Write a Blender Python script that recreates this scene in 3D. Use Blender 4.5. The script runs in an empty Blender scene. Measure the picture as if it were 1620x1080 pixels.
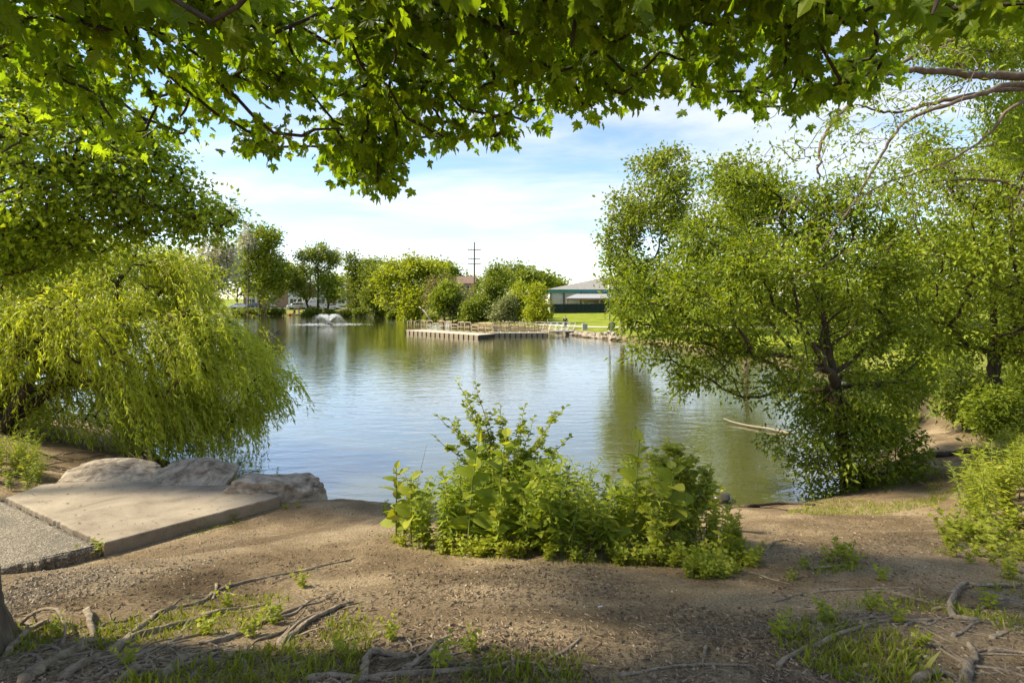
import bpy, bmesh, math, random
import numpy as np
from mathutils import Vector, Matrix

scene = bpy.context.scene
C = scene.collection
R = math.radians

# ---------------------------------------------------------------- camera, sky, sun, exposure
CAM_Z = 4.2                       # eye height above the pond's surface; water is z = 0
F, CX, CY = 800.0, 810.0, 472.0   # focal length and horizon of the 1620 x 1080 photograph
cam_data = bpy.data.cameras.new('camera')
cam_data.sensor_width = 36.0
cam_data.lens = 36.0 * F / 1620.0
cam_data.shift_y = -(540.0 - CY) / 1620.0
cam_data.clip_start = 0.05
cam_data.clip_end = 6000
cam = bpy.data.objects.new('camera', cam_data)
cam.location = (0, 0, CAM_Z)
cam.rotation_euler = (R(90), 0, 0)
C.objects.link(cam)
scene.camera = cam

SUN_EL, SUN_AZ = 43.0, -89.0     # azimuth clockwise from +Y (the view direction)
world = bpy.data.worlds.new('World')
scene.world = world
world.use_nodes = True
wn, wl = world.node_tree.nodes, world.node_tree.links
bg = wn['Background']
sky = wn.new('ShaderNodeTexSky')
sky.sky_type = 'NISHITA'
sky.sun_disc = False
sky.sun_elevation = R(SUN_EL)
sky.sun_rotation = R(SUN_AZ)
sky.dust_density = 0.15
sky.ozone_density = 1.6
tc = wn.new('ShaderNodeTexCoord')
sep = wn.new('ShaderNodeSeparateXYZ')
wl.new(tc.outputs['Generated'], sep.inputs[0])
zz = wn.new('ShaderNodeMath'); zz.operation = 'ADD'; zz.inputs[1].default_value = 0.16
wl.new(sep.outputs['Z'], zz.inputs[0])
zm = wn.new('ShaderNodeMath'); zm.operation = 'MAXIMUM'; zm.inputs[1].default_value = 0.05
wl.new(zz.outputs[0], zm.inputs[0])
dv = wn.new('ShaderNodeVectorMath'); dv.operation = 'DIVIDE'
cb = wn.new('ShaderNodeCombineXYZ')
for i in range(3):
    wl.new(zm.outputs[0], cb.inputs[i])
wl.new(tc.outputs['Generated'], dv.inputs[0]); wl.new(cb.outputs[0], dv.inputs[1])
mp = wn.new('ShaderNodeMapping')
mp.inputs['Rotation'].default_value = (0, 0, R(24))
mp.inputs['Scale'].default_value = (0.55, 1.35, 1.0)
mp.inputs['Location'].default_value = (1.7, 0.4, 0.0)
wl.new(dv.outputs[0], mp.inputs[0])
cn = wn.new('ShaderNodeTexNoise')
cn.inputs['Scale'].default_value = 1.25
cn.inputs['Detail'].default_value = 7.0
cn.inputs['Roughness'].default_value = 0.56
cn.inputs['Distortion'].default_value = 0.5
wl.new(mp.outputs[0], cn.inputs['Vector'])
cr = wn.new('ShaderNodeMapRange')
cr.inputs['From Min'].default_value = 0.38
cr.inputs['From Max'].default_value = 0.66
cr.inputs['To Max'].default_value = 0.7
cr.interpolation_type = 'SMOOTHSTEP'
wl.new(cn.outputs[0], cr.inputs[0])
cmix = wn.new('ShaderNodeMix'); cmix.data_type = 'RGBA'
cmix.inputs[7].default_value = (4.6, 4.6, 4.75, 1)
wl.new(cr.outputs[0], cmix.inputs[0]); wl.new(sky.outputs[0], cmix.inputs[6])
wl.new(cmix.outputs[2], bg.inputs[0])
bg.inputs[1].default_value = 0.088

sun_data = bpy.data.lights.new('sun', 'SUN')
sun_data.energy = 3.7
sun_data.angle = R(5.0)
sun_data.color = (1.0, 0.89, 0.67)
sun = bpy.data.objects.new('sun', sun_data)
TO_SUN = Vector((math.sin(R(SUN_AZ)) * math.cos(R(SUN_EL)), math.cos(R(SUN_AZ)) * math.cos(R(SUN_EL)), math.sin(R(SUN_EL))))
sun.rotation_euler = TO_SUN.to_track_quat('Z', 'Y').to_euler()
sun.location = (-30, -10, 40)
C.objects.link(sun)

scene.view_settings.view_transform = 'Standard'
scene.view_settings.look = 'None'
scene.view_settings.exposure = 1.55
scene.view_settings.gamma = 1.0
scene.render.engine = 'CYCLES'
scene.cycles.max_bounces = 6
scene.cycles.diffuse_bounces = 4
scene.cycles.glossy_bounces = 3
scene.cycles.transmission_bounces = 4
scene.cycles.caustics_reflective = False
scene.cycles.caustics_refractive = False
scene.cycles.use_adaptive_sampling = True
scene.cycles.adaptive_threshold = 0.015

# ---------------------------------------------------------------- helpers
def rgn(seed):
    return np.random.default_rng(seed)

def at(px, py, d):
    """a point of the photograph at the real distance d (metres along the view)"""
    return np.array([(px - CX) / F * d, d, CAM_Z - (py - CY) / F * d])

def norm(a):
    return a / np.maximum(np.linalg.norm(a, axis=-1, keepdims=True), 1e-9)

def tag(o, label=None, cat=None, group=None, kind=None):
    if label: o['label'] = label
    if cat: o['category'] = cat
    if group: o['group'] = group
    if kind: o['kind'] = kind
    return o

def empty(name, loc, label=None, cat=None, group=None):
    o = bpy.data.objects.new(name, None)
    o.location = tuple(float(v) for v in loc)
    o.empty_display_size = 0.2
    C.objects.link(o)
    return tag(o, label, cat, group)

def link(name, me, parent=None, mats=()):
    o = bpy.data.objects.new(name, me)
    for m in (mats if isinstance(mats, (list, tuple)) else [mats]):
        if m is not None and len(me.materials) < len(mats if isinstance(mats, (list, tuple)) else [mats]):
            me.materials.append(m)
    C.objects.link(o)
    if parent is not None:
        o.parent = parent
    return o

def raw_mesh(name, V, Fc, smooth=False, attrs=None, mat_idx=None):
    V = np.asarray(V, dtype=np.float32); Fc = np.asarray(Fc, dtype=np.int32)
    me = bpy.data.meshes.new(name)
    k = Fc.shape[1]
    me.vertices.add(len(V)); me.vertices.foreach_set('co', V.ravel())
    me.loops.add(Fc.size); me.loops.foreach_set('vertex_index', Fc.ravel())
    me.polygons.add(len(Fc)); me.polygons.foreach_set('loop_start', np.arange(0, Fc.size, k, dtype=np.int32))
    if mat_idx is not None:
        me.polygons.foreach_set('material_index', np.asarray(mat_idx, dtype=np.int32))
    me.update(calc_edges=True)
    me.polygons.foreach_set('use_smooth', np.full(len(Fc), bool(smooth)))
    for an, av in (attrs or {}).items():
        a = me.attributes.new(an, 'FLOAT', 'POINT')
        a.data.foreach_set('value', np.asarray(av, dtype=np.float32))
    return me

def local(V, parent):
    """points given in world space -> the parent's space (parents here are only moved, never turned, while building)"""
    if parent is None:
        return np.asarray(V)
    return np.asarray(V) - np.array(parent.location)

class MB:
    """collects boxes, bars and tubes; build() links them as one mesh"""
    def __init__(s):
        s.v, s.f = [], []
    def add(s, verts, faces):
        b = len(s.v)
        s.v += [tuple(float(c) for c in p) for p in verts]
        s.f += [tuple(i + b for i in f) for f in faces]
        return s
    def box(s, x0, x1, y0, y1, z0, z1):
        return s.add([(x0, y0, z0), (x1, y0, z0), (x1, y1, z0), (x0, y1, z0), (x0, y0, z1), (x1, y0, z1), (x1, y1, z1), (x0, y1, z1)],
                     [(0, 3, 2, 1), (4, 5, 6, 7), (0, 1, 5, 4), (1, 2, 6, 5), (2, 3, 7, 6), (3, 0, 4, 7)])
    def bar(s, a, b, w, h=None, up=(0, 0, 1)):
        a, b = Vector(a), Vector(b); h = h or w
        t = (b - a).normalized(); upv = Vector(up)
        if abs(t.dot(upv)) > 0.98: upv = Vector((1, 0, 0))
        sd = t.cross(upv).normalized(); u = sd.cross(t)
        vs = []
        for p in (a, b):
            for sx, sz in ((-1, -1), (1, -1), (1, 1), (-1, 1)):
                vs.append(p + sd * (sx * w / 2) + u * (sz * h / 2))
        return s.add(vs, [(0, 1, 2, 3), (7, 6, 5, 4), (0, 4, 5, 1), (1, 5, 6, 2), (2, 6, 7, 3), (3, 7, 4, 0)])
    def tube(s, pts, rad, n=8, cap=True):
        V, Q = tube(np.array(pts, float), np.full(len(pts), rad) if np.isscalar(rad) else np.array(rad), n)
        b = len(s.v); s.add(V, [tuple(q) for q in Q])
        if cap:
            s.f.append(tuple(b + i for i in range(n))[::-1])
            m = b + (len(pts) - 1) * n
            s.f.append(tuple(m + i for i in range(n)))
        return s
    def prism(s, poly, z0, z1):
        n = len(poly)
        vs = [(x, y, z0) for x, y in poly] + [(x, y, z1) for x, y in poly]
        return s.add(vs, [tuple(range(n))[::-1], tuple(range(n, 2 * n))] + [(i, (i + 1) % n, n + (i + 1) % n, n + i) for i in range(n)])
    def build(s, name, mat, parent=None, smooth=False, bevel=0.0, seg=1):
        me = bpy.data.meshes.new(name)
        off = Vector(parent.location) if parent is not None and parent.parent is None else Vector((0, 0, 0))
        me.from_pydata([tuple(Vector(v) - off) for v in s.v], [], s.f)
        bm = bmesh.new(); bm.from_mesh(me)
        bmesh.ops.recalc_face_normals(bm, faces=bm.faces)
        if bevel:
            bmesh.ops.bevel(bm, geom=list(bm.edges), offset=bevel, segments=seg, affect='EDGES', profile=0.6)
        bm.to_mesh(me); bm.free()
        for p in me.polygons: p.use_smooth = smooth
        o = link(name, me, None, mat)
        if parent is not None:
            o.parent = parent
        return o

def tube(P, rad, n=6):
    """rings along a polyline: vertices and quads"""
    P = np.asarray(P, float); m = len(P)
    t = np.gradient(P, axis=0) if m > 1 else np.array([[0, 0, 1.0]])
    t = norm(t)
    mean = np.abs(t.mean(0)); ref = np.zeros(3); ref[int(np.argmin(mean))] = 1.0
    u = norm(np.cross(t, ref)); w = np.cross(t, u)
    a = np.linspace(0, 2 * np.pi, n, endpoint=False)
    ring = u[:, None, :] * np.cos(a)[None, :, None] + w[:, None, :] * np.sin(a)[None, :, None]
    V = (P[:, None, :] + ring * np.asarray(rad)[:, None, None]).reshape(-1, 3)
    i = np.arange(m - 1)[:, None] * n; j = np.arange(n)[None, :]; j2 = (j + 1) % n
    Q = np.stack([i + j, i + j2, i + n + j2, i + n + j], -1).reshape(-1, 4)
    return V, Q

def catmull(P, k=4):
    P = np.asarray(P, float)
    if len(P) < 3: 
        t = np.linspace(0, 1, k + 1)[:, None]
        return P[0] * (1 - t) + P[-1] * t
    Q = np.vstack([2 * P[0] - P[1], P, 2 * P[-1] - P[-2]])
    out = []
    for i in range(1, len(Q) - 2):
        p0, p1, p2, p3 = Q[i - 1], Q[i], Q[i + 1], Q[i + 2]
        for t in np.linspace(0, 1, k, endpoint=False):
            out.append(0.5 * (2 * p1 + (p2 - p0) * t + (2 * p0 - 5 * p1 + 4 * p2 - p3) * t * t + (3 * p1 - p0 - 3 * p2 + p3) * t ** 3))
    out.append(P[-1])
    return np.array(out)

_ph = rgn(5).uniform(0, 6.28, (64, 4)); _dr = rgn(6).uniform(0, 6.28, 64)
def wav(x, y, freq, octs=4, seed=0):
    """cheap smooth noise in about [-1, 1]"""
    r = 0; amp = 1.0; tot = 0
    for o in range(octs):
        for k in range(4):
            i = (seed * 7 + o * 4 + k) % 64
            r = r + amp * 0.5 * np.sin((x * math.cos(_dr[i]) + y * math.sin(_dr[i])) * freq + _ph[i, 0] + 1.3 * np.sin((x * math.sin(_dr[i]) - y * math.cos(_dr[i])) * freq * 0.6 + _ph[i, 1]))
        tot += amp; amp *= 0.5; freq *= 2.03
    return r / tot

# ---------------------------------------------------------------- materials
def new_mat(name):
    m = bpy.data.materials.new(name); m.use_nodes = True
    nt = m.node_tree
    return m, nt.nodes, nt.links, nt.nodes['Principled BSDF']

def nnode(N, typ, **kw):
    n = N.new(typ)
    for k, v in kw.items():
        if k in n.inputs: n.inputs[k].default_value = v
        else: setattr(n, k, v)
    return n

def ramp(N, L, src, stops):
    r = N.new('ShaderNodeValToRGB')
    e = r.color_ramp.elements
    while len(e) < len(stops): e.new(0.5)
    for i, (p, c) in enumerate(stops):
        e[i].position = p; e[i].color = (*c, 1) if len(c) == 3 else c
    L.new(src, r.inputs[0])
    return r

def coords(N, L, scale=(1, 1, 1), obj=True):
    t = N.new('ShaderNodeTexCoord'); m = N.new('ShaderNodeMapping')
    m.inputs['Scale'].default_value = scale
    L.new(t.outputs['Object'], m.inputs[0])
    return m.outputs[0]

def surf(name, stops, scale=4.0, rough=0.8, bump=0.3, bscale=None, detail=6.0, stretch=(1, 1, 1), spec=0.3, metal=0.0, bdist=0.02):
    """a procedural surface: noise colour between the stops, and fine relief"""
    m, N, L, B = new_mat(name)
    v = coords(N, L, stretch)
    n1 = nnode(N, 'ShaderNodeTexNoise', Scale=scale, Detail=detail, Roughness=0.62); L.new(v, n1.inputs['Vector'])
    r = ramp(N, L, n1.outputs[0], stops); L.new(r.outputs[0], B.inputs['Base Color'])
    B.inputs['Roughness'].default_value = rough
    B.inputs['Metallic'].default_value = metal
    B.inputs['Specular IOR Level'].default_value = spec
    if bump:
        n2 = nnode(N, 'ShaderNodeTexNoise', Scale=bscale or scale * 4, Detail=8.0, Roughness=0.65); L.new(v, n2.inputs['Vector'])
        b = nnode(N, 'ShaderNodeBump', Strength=bump, Distance=bdist); L.new(n2.outputs[0], b.inputs['Height']); L.new(b.outputs[0], B.inputs['Normal'])
    return m

def leaf_mat(name, stops, trans=0.42, tint=(1.25, 1.15, 0.45), rough=0.5, spec=0.25):
    """leaf colour varies from leaf to leaf (attribute rnd); part of the light passes through"""
    m, N, L, B = new_mat(name)
    a = N.new('ShaderNodeAttribute'); a.attribute_name = 'rnd'
    r = ramp(N, L, a.outputs['Fac'], stops)
    v = coords(N, L)
    n1 = nnode(N, 'ShaderNodeTexNoise', Scale=1.1, Detail=3.0); L.new(v, n1.inputs['Vector'])
    hs = N.new('ShaderNodeHueSaturation')
    mr = nnode(N, 'ShaderNodeMapRange'); mr.inputs['To Min'].default_value = 0.72; mr.inputs['To Max'].default_value = 1.3
    L.new(n1.outputs[0], mr.inputs[0]); L.new(mr.outputs[0], hs.inputs['Value']); L.new(r.outputs[0], hs.inputs['Color'])
    L.new(hs.outputs[0], B.inputs['Base Color'])
    B.inputs['Roughness'].default_value = rough
    B.inputs['Specular IOR Level'].default_value = spec
    T = N.new('ShaderNodeBsdfTranslucent')
    mu = N.new('ShaderNodeMix'); mu.data_type = 'RGBA'; mu.blend_type = 'MULTIPLY'; mu.inputs[0].default_value = 1.0
    mu.inputs[7].default_value = (*tint, 1)
    L.new(hs.outputs[0], mu.inputs[6]); L.new(mu.outputs[2], T.inputs[0])
    mx = N.new('ShaderNodeMixShader'); mx.inputs[0].default_value = trans
    L.new(B.outputs[0], mx.inputs[1]); L.new(T.outputs[0], mx.inputs[2])
    L.new(mx.outputs[0], N['Material Output'].inputs[0])
    return m

def plain(name, col, rough=0.5, spec=0.4, metal=0.0, var=0.12, scale=6.0):
    d = tuple(c * (1 - var) for c in col); b = tuple(min(1, c * (1 + var)) for c in col)
    return surf(name, [(0.3, d), (0.7, b)], scale=scale, rough=rough, bump=0.05, spec=spec, metal=metal)

M = {}
M['maple'] = leaf_mat('maple_leaf', [(0, (0.082, 0.127, 0.011)), (0.5, (0.125, 0.177, 0.013)), (0.97, (0.179, 0.223, 0.016)), (1, (0.179, 0.203, 0.018))], trans=0.62, tint=(2.0, 2.1, 0.5))
M['small'] = leaf_mat('linden_leaf', [(0, (0.145, 0.217, 0.018)), (0.6, (0.238, 0.321, 0.023)), (1, (0.369, 0.424, 0.038))], trans=0.52, tint=(1.5, 1.45, 0.4))
M['willow'] = leaf_mat('willow_leaf', [(0, (0.270, 0.337, 0.026)), (0.5, (0.421, 0.486, 0.040)), (0.9, (0.493, 0.551, 0.079)), (1, (0.493, 0.486, 0.065))], trans=0.45, tint=(1.2, 1.15, 0.4))
M['bank'] = leaf_mat('bank_tree_leaf', [(0, (0.096, 0.145, 0.013)), (0.5, (0.164, 0.220, 0.015)), (1, (0.266, 0.313, 0.032))], trans=0.5, tint=(1.5, 1.4, 0.4), rough=0.45, spec=0.3)
M['light'] = leaf_mat('light_leaf', [(0, (0.142, 0.202, 0.014)), (0.5, (0.213, 0.272, 0.018)), (1, (0.276, 0.334, 0.036))], trans=0.46)
M['yellow'] = leaf_mat('yellow_green_leaf', [(0, (0.227, 0.268, 0.014)), (0.5, (0.307, 0.355, 0.018)), (1, (0.356, 0.413, 0.037))], trans=0.42)
M['mid'] = leaf_mat('mid_leaf', [(0, (0.125, 0.179, 0.019)), (0.5, (0.200, 0.256, 0.026)), (1, (0.283, 0.327, 0.043))], trans=0.42)
M['dark'] = leaf_mat('dark_leaf', [(0, (0.103, 0.150, 0.017)), (0.5, (0.161, 0.208, 0.021)), (1, (0.242, 0.273, 0.033))], trans=0.4)
M['silver'] = leaf_mat('silver_leaf', [(0, (0.32, 0.33, 0.22)), (0.5, (0.46, 0.45, 0.31)), (1, (0.58, 0.55, 0.40))], trans=0.3, tint=(1.1, 1.05, 0.8))
M['grey_leaf'] = leaf_mat('grey_green_leaf', [(0, (0.158, 0.180, 0.072)), (0.5, (0.223, 0.240, 0.090)), (1, (0.279, 0.300, 0.126))], trans=0.3, tint=(1.1, 1.1, 0.6))
M['bronze'] = leaf_mat('bronze_leaf', [(0, (0.16, 0.145, 0.05)), (0.5, (0.215, 0.19, 0.065)), (1, (0.27, 0.23, 0.08))], trans=0.3, tint=(1.1, 1, 0.6))
M['weed'] = leaf_mat('weed_leaf', [(0, (0.160, 0.226, 0.020)), (0.5, (0.256, 0.320, 0.029)), (1, (0.395, 0.414, 0.052))], trans=0.5, tint=(1.5, 1.4, 0.45))
M['bright'] = leaf_mat('bright_weed_leaf', [(0, (0.196, 0.252, 0.021)), (0.5, (0.293, 0.331, 0.030)), (1, (0.382, 0.399, 0.053))], trans=0.48, tint=(1.35, 1.25, 0.45))
M['grass'] = leaf_mat('grass_blade', [(0, (0.124, 0.165, 0.014)), (0.5, (0.203, 0.240, 0.022)), (0.9, (0.270, 0.290, 0.036)), (1, (0.380, 0.310, 0.135))], trans=0.38)
M['bark'] = surf('bark', [(0.3, (0.055, 0.042, 0.028)), (0.55, (0.13, 0.10, 0.068)), (0.75, (0.22, 0.18, 0.125))], scale=7, stretch=(3, 3, 0.5), bump=0.9, bscale=16, bdist=0.03, rough=0.9)
M['bark_dark'] = surf('dark_bark', [(0.3, (0.028, 0.021, 0.014)), (0.7, (0.085, 0.062, 0.042))], scale=9, stretch=(2, 2, 0.7), bump=0.6, rough=0.9)
M['bark_grey'] = surf('grey_brown_bark', [(0.3, (0.07, 0.052, 0.036)), (0.5, (0.125, 0.096, 0.068)), (0.7, (0.20, 0.16, 0.118))], scale=8, stretch=(1, 1, 1), bump=0.6, bscale=34, rough=0.88)
M['root'] = surf('root_bark', [(0.3, (0.13, 0.098, 0.066)), (0.5, (0.28, 0.222, 0.155)), (0.72, (0.42, 0.35, 0.26))], scale=18, bump=1.0, bscale=38, bdist=0.03, rough=0.92)
M['stem'] = surf('green_stem', [(0.3, (0.11, 0.16, 0.03)), (0.7, (0.20, 0.24, 0.06))], scale=20, bump=0.1, rough=0.6)
M['twig'] = surf('twig_bark', [(0.3, (0.12, 0.085, 0.05)), (0.7, (0.30, 0.23, 0.15))], scale=9, bump=0.3, rough=0.85)
# ---------------------------------------------------------------- the place: pond outline and ground height
POND = np.array([(-45, 26), (-30, 21.5), (-20, 18.8), (-13.5, 16.6), (-9.6, 13.6), (-6.4, 10.9), (-3.6, 10.35), (-1.5, 10.25), (1, 10.2), (3.6, 10.15), (5.6, 10.35), (7.2, 11.3), (9, 12.7),
                 (10.6, 14.0), (12.2, 15.6), (14, 17.4), (16, 20), (17.3, 25), (16.2, 35), (12.4, 46), (10.2, 51), (7.6, 55.5), (6.2, 60), (2.5, 67), (-4, 76), (-11, 88), (-19, 104), (-29, 118), (-45, 125),
                 (-62, 126), (-84, 124), (-108, 108), (-112, 62), (-75, 34)], float)
POND = catmull(np.vstack([POND, POND[:1]]), 6)[:-1]

def poly_sd(x, y, P):
    """signed distance to a closed polygon, positive outside"""
    x = np.asarray(x, float); y = np.asarray(y, float)
    d2 = np.full(x.shape, 1e18); ins = np.zeros(x.shape, bool)
    n = len(P)
    for i in range(n):
        x1, y1 = P[i]; x2, y2 = P[(i + 1) % n]
        ex, ey = x2 - x1, y2 - y1
        t = np.clip(((x - x1) * ex + (y - y1) * ey) / max(ex * ex + ey * ey, 1e-12), 0, 1)
        d2 = np.minimum(d2, (x - x1 - t * ex) ** 2 + (y - y1 - t * ey) ** 2)
        c = (y1 > y) != (y2 > y)
        if c.any():
            ins ^= c & (x < (x2 - x1) * (y - y1) / (y2 - y1 + 1e-15) + x1)
    d = np.sqrt(d2)
    return np.where(ins, -d, d)

def sst(a, b, x):
    t = np.clip((x - a) / (b - a), 0, 1)
    return t * t * (3 - 2 * t)

SLAB = np.array([(-5.08, 6.3), (-3.72, 8.12), (-4.7, 8.72), (-6.0, 8.9), (-7.3, 9.0), (-8.15, 8.8), (-8.05, 8.05)])
ASPH = np.array([(-5.11, 6.27), (-8.08, 8.02), (-9.4, 8.0), (-14, 4.5), (-11.5, 0.2), (-7.6, 3.7)])
def slab_z(x, y):
    return 1.16 - 0.07 * (np.asarray(y) - 6.3)

def ground_z(x, y):
    x = np.atleast_1d(np.asarray(x, float)); y = np.atleast_1d(np.asarray(y, float))
    d = poly_sd(x, y, POND) + 0.18 * wav(x, y, 0.9, 3, 1) * sst(0, 3, np.abs(y) + 0 * x)
    near = np.where(d > 0, 0.30 * d - 0.30 * np.maximum(d - 9.5, 0) * 0.85, 0.45 * d)
    near = near + 0.10 * sst(0.0, 0.5, d)
    right = 0.5 * (1 - np.exp(-np.maximum(d, 0) / 0.8)) + 0.027 * np.clip(d, 0, 50)
    left = 0.55 * (1 - np.exp(-np.maximum(d, 0) / 1.0)) + 0.14 * np.clip(d - 1.2, 0, 7)
    wl_ = sst(82, 108, y)
    far = np.where(d > 0, right * (1 - wl_) + left * wl_, 0.35 * d)
    wn_ = sst(23, 13, y)
    z = far * (1 - wn_) + near * wn_
    z = np.maximum(z, -1.4)
    # level ground round the concrete pad and the asphalt path
    sd = np.minimum(poly_sd(x, y, SLAB), poly_sd(x, y, ASPH))
    beyond = sst(8.7, 9.6, y + 0.12 * (x + 6))
    w = (1 - sst(0.05, 2.5, sd)) * (1 - beyond) * (np.abs(x) < 30)
    pad = slab_z(x, y) - 0.17 + 0.16 * sst(-0.3, -1.2, poly_sd(x, y, ASPH)) * 0
    z = z * (1 - w) + pad * w
    z = np.where(poly_sd(x, y, SLAB) < -0.05, slab_z(x, y) - 0.22, z)
    z = np.where(poly_sd(x, y, ASPH) < -0.05, slab_z(x, y) - 0.2, z)
    # small relief near the viewer; a crest of trodden soil at the lower right
    amp = 0.028 * sst(15, 9, y) * sst(0.0, 0.6, d) * sst(0.0, 0.3, sd)
    z = z + amp * wav(x, y, 3.1, 4, 2) + 0.35 * amp * wav(x, y, 13, 3, 4)
    z = z + 0.09 * np.exp(-(((x - 2.3) / 0.9) ** 2 + ((y - 2.75) / 0.45) ** 2))
    return z

def gz(x, y):
    return float(ground_z(x, y)[0])

def on_ground(px, py, dmin=1.2, dmax=16.0):
    """where the sight line through a pixel meets the ground"""
    D = np.linspace(dmin, dmax, 500)
    X = (px - CX) / F * D; Z = CAM_Z - (py - CY) / F * D
    g = ground_z(X, D)
    k = np.argmax(Z <= g) if (Z <= g).any() else len(D) - 1
    return np.array([X[k], D[k], g[k]])

# ground: one sheet to the horizon, finer near the viewer
def axis(breaks, grow_to, f=1.35):
    out = []
    for a, b, s in breaks:
        out += list(np.arange(a, b - 1e-6, s))
    out.append(breaks[-1][1]); s = breaks[-1][2]
    while out[-1] < grow_to:
        s *= f; out.append(out[-1] + s)
    return np.array(out)
xs = axis([(0, 7.2, 0.09), (7.2, 20, 0.4), (20, 116, 1.6)], 2500)
xs = np.concatenate([-xs[:0:-1], xs])
ys = axis([(-8, 1.4, 0.5), (1.4, 11.4, 0.08), (11.4, 22, 0.3), (22, 150, 1.3)], 3500)
ys = np.concatenate([-8 - np.array([900, 250, 80, 30, 12, 4])[:, ], ys])
GX, GY = np.meshgrid(xs, ys)
GZ = ground_z(GX.ravel(), GY.ravel()).reshape(GX.shape)
nx, ny = len(xs), len(ys)
ii = (np.arange(ny - 1)[:, None] * nx + np.arange(nx - 1)[None, :]).ravel()
gfaces = np.stack([ii, ii + 1, ii + nx + 1, ii + nx], 1)
gd = poly_sd(GX.ravel(), GY.ravel(), POND)
gx_, gy_ = GX.ravel(), GY.ravel()
lawn = sst(0.6, 2.2, gd + 0.7 * wav(gx_, gy_, 0.8, 3, 9)) * sst(26, 34, gy_)
lawn = lawn * (1 - sst(96, 112, gy_) * sst(14, 4, gd))
lawn = np.maximum(lawn, sst(14.5, 17.5, gy_ + 0.5 * wav(gx_, gy_, 1.1, 2, 3)) * sst(0.4, 1.6, gd) * 0.75)
ground_me = raw_mesh('ground', np.stack([gx_, gy_, GZ.ravel()], 1), gfaces, True, {'lawn': lawn, 'wet': sst(0.7, -0.1, gd)})

def ground_material():
    m, N, L, B = new_mat('soil_and_lawn')
    v = coords(N, L)
    n1 = nnode(N, 'ShaderNodeTexNoise', Scale=0.9, Detail=9.0, Roughness=0.62, Distortion=0.4); L.new(v, n1.inputs['Vector'])
    soil = ramp(N, L, n1.outputs[0], [(0.30, (0.120, 0.083, 0.046)), (0.47, (0.215, 0.157, 0.093)), (0.60, (0.32, 0.245, 0.153)), (0.75, (0.41, 0.325, 0.215))])
    n2 = nnode(N, 'ShaderNodeTexNoise', Scale=55.0, Detail=6.0, Roughness=0.7); L.new(v, n2.inputs['Vector'])
    sp = ramp(N, L, n2.outputs[0], [(0.36, (0.30, 0.28, 0.25)), (0.5, (0.92, 0.92, 0.92)), (0.64, (1.5, 1.45, 1.35))])
    mu = N.new('ShaderNodeMix'); mu.data_type = 'RGBA'; mu.blend_type = 'MULTIPLY'; mu.inputs[0].default_value = 0.85
    L.new(soil.outputs[0], mu.inputs[6]); L.new(sp.outputs[0], mu.inputs[7])
    # wet soil at the waterline is darker
    aw = N.new('ShaderNodeAttribute'); aw.attribute_name = 'wet'
    wm = N.new('ShaderNodeMix'); wm.data_type = 'RGBA'; wm.inputs[7].default_value = (0.05, 0.038, 0.022, 1)
    L.new(aw.outputs['Fac'], wm.inputs[0]); L.new(mu.outputs[2], wm.inputs[6])
    n3 = nnode(N, 'ShaderNodeTexNoise', Scale=0.35, Detail=6.0, Roughness=0.6); L.new(v, n3.inputs['Vector'])
    turf = ramp(N, L, n3.outputs[0], [(0.3, (0.115, 0.155, 0.012)), (0.5, (0.18, 0.22, 0.016)), (0.68, (0.25, 0.265, 0.025))])
    n4 = nnode(N, 'ShaderNodeTexNoise', Scale=9.0, Detail=5.0); L.new(v, n4.inputs['Vector'])
    t2 = ramp(N, L, n4.outputs[0], [(0.3, (0.7, 0.7, 0.7)), (0.7, (1.25, 1.25, 1.2))])
    tm = N.new('ShaderNodeMix'); tm.data_type = 'RGBA'; tm.blend_type = 'MULTIPLY'; tm.inputs[0].default_value = 1
    L.new(turf.outputs[0], tm.inputs[6]); L.new(t2.outputs[0], tm.inputs[7])
    al = N.new('ShaderNodeAttribute'); al.attribute_name = 'lawn'
    mx = N.new('ShaderNodeMix'); mx.data_type = 'RGBA'
    L.new(al.outputs['Fac'], mx.inputs[0]); L.new(wm.outputs[2], mx.inputs[6]); L.new(tm.outputs[2], mx.inputs[7])
    L.new(mx.outputs[2], B.inputs['Base Color'])
    B.inputs['Roughness'].default_value = 0.95; B.inputs['Specular IOR Level'].default_value = 0.15
    nb = nnode(N, 'ShaderNodeTexNoise', Scale=26.0, Detail=10.0, Roughness=0.72); L.new(v, nb.inputs['Vector'])
    b = nnode(N, 'ShaderNodeBump', Strength=1.0, Distance=0.04); L.new(nb.outputs[0], b.inputs['Height']); L.new(b.outputs[0], B.inputs['Normal'])
    return m
ground = tag(link('ground', ground_me, None, ground_material()), 'trodden brown soil bank around the pond', kind='structure')

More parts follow.
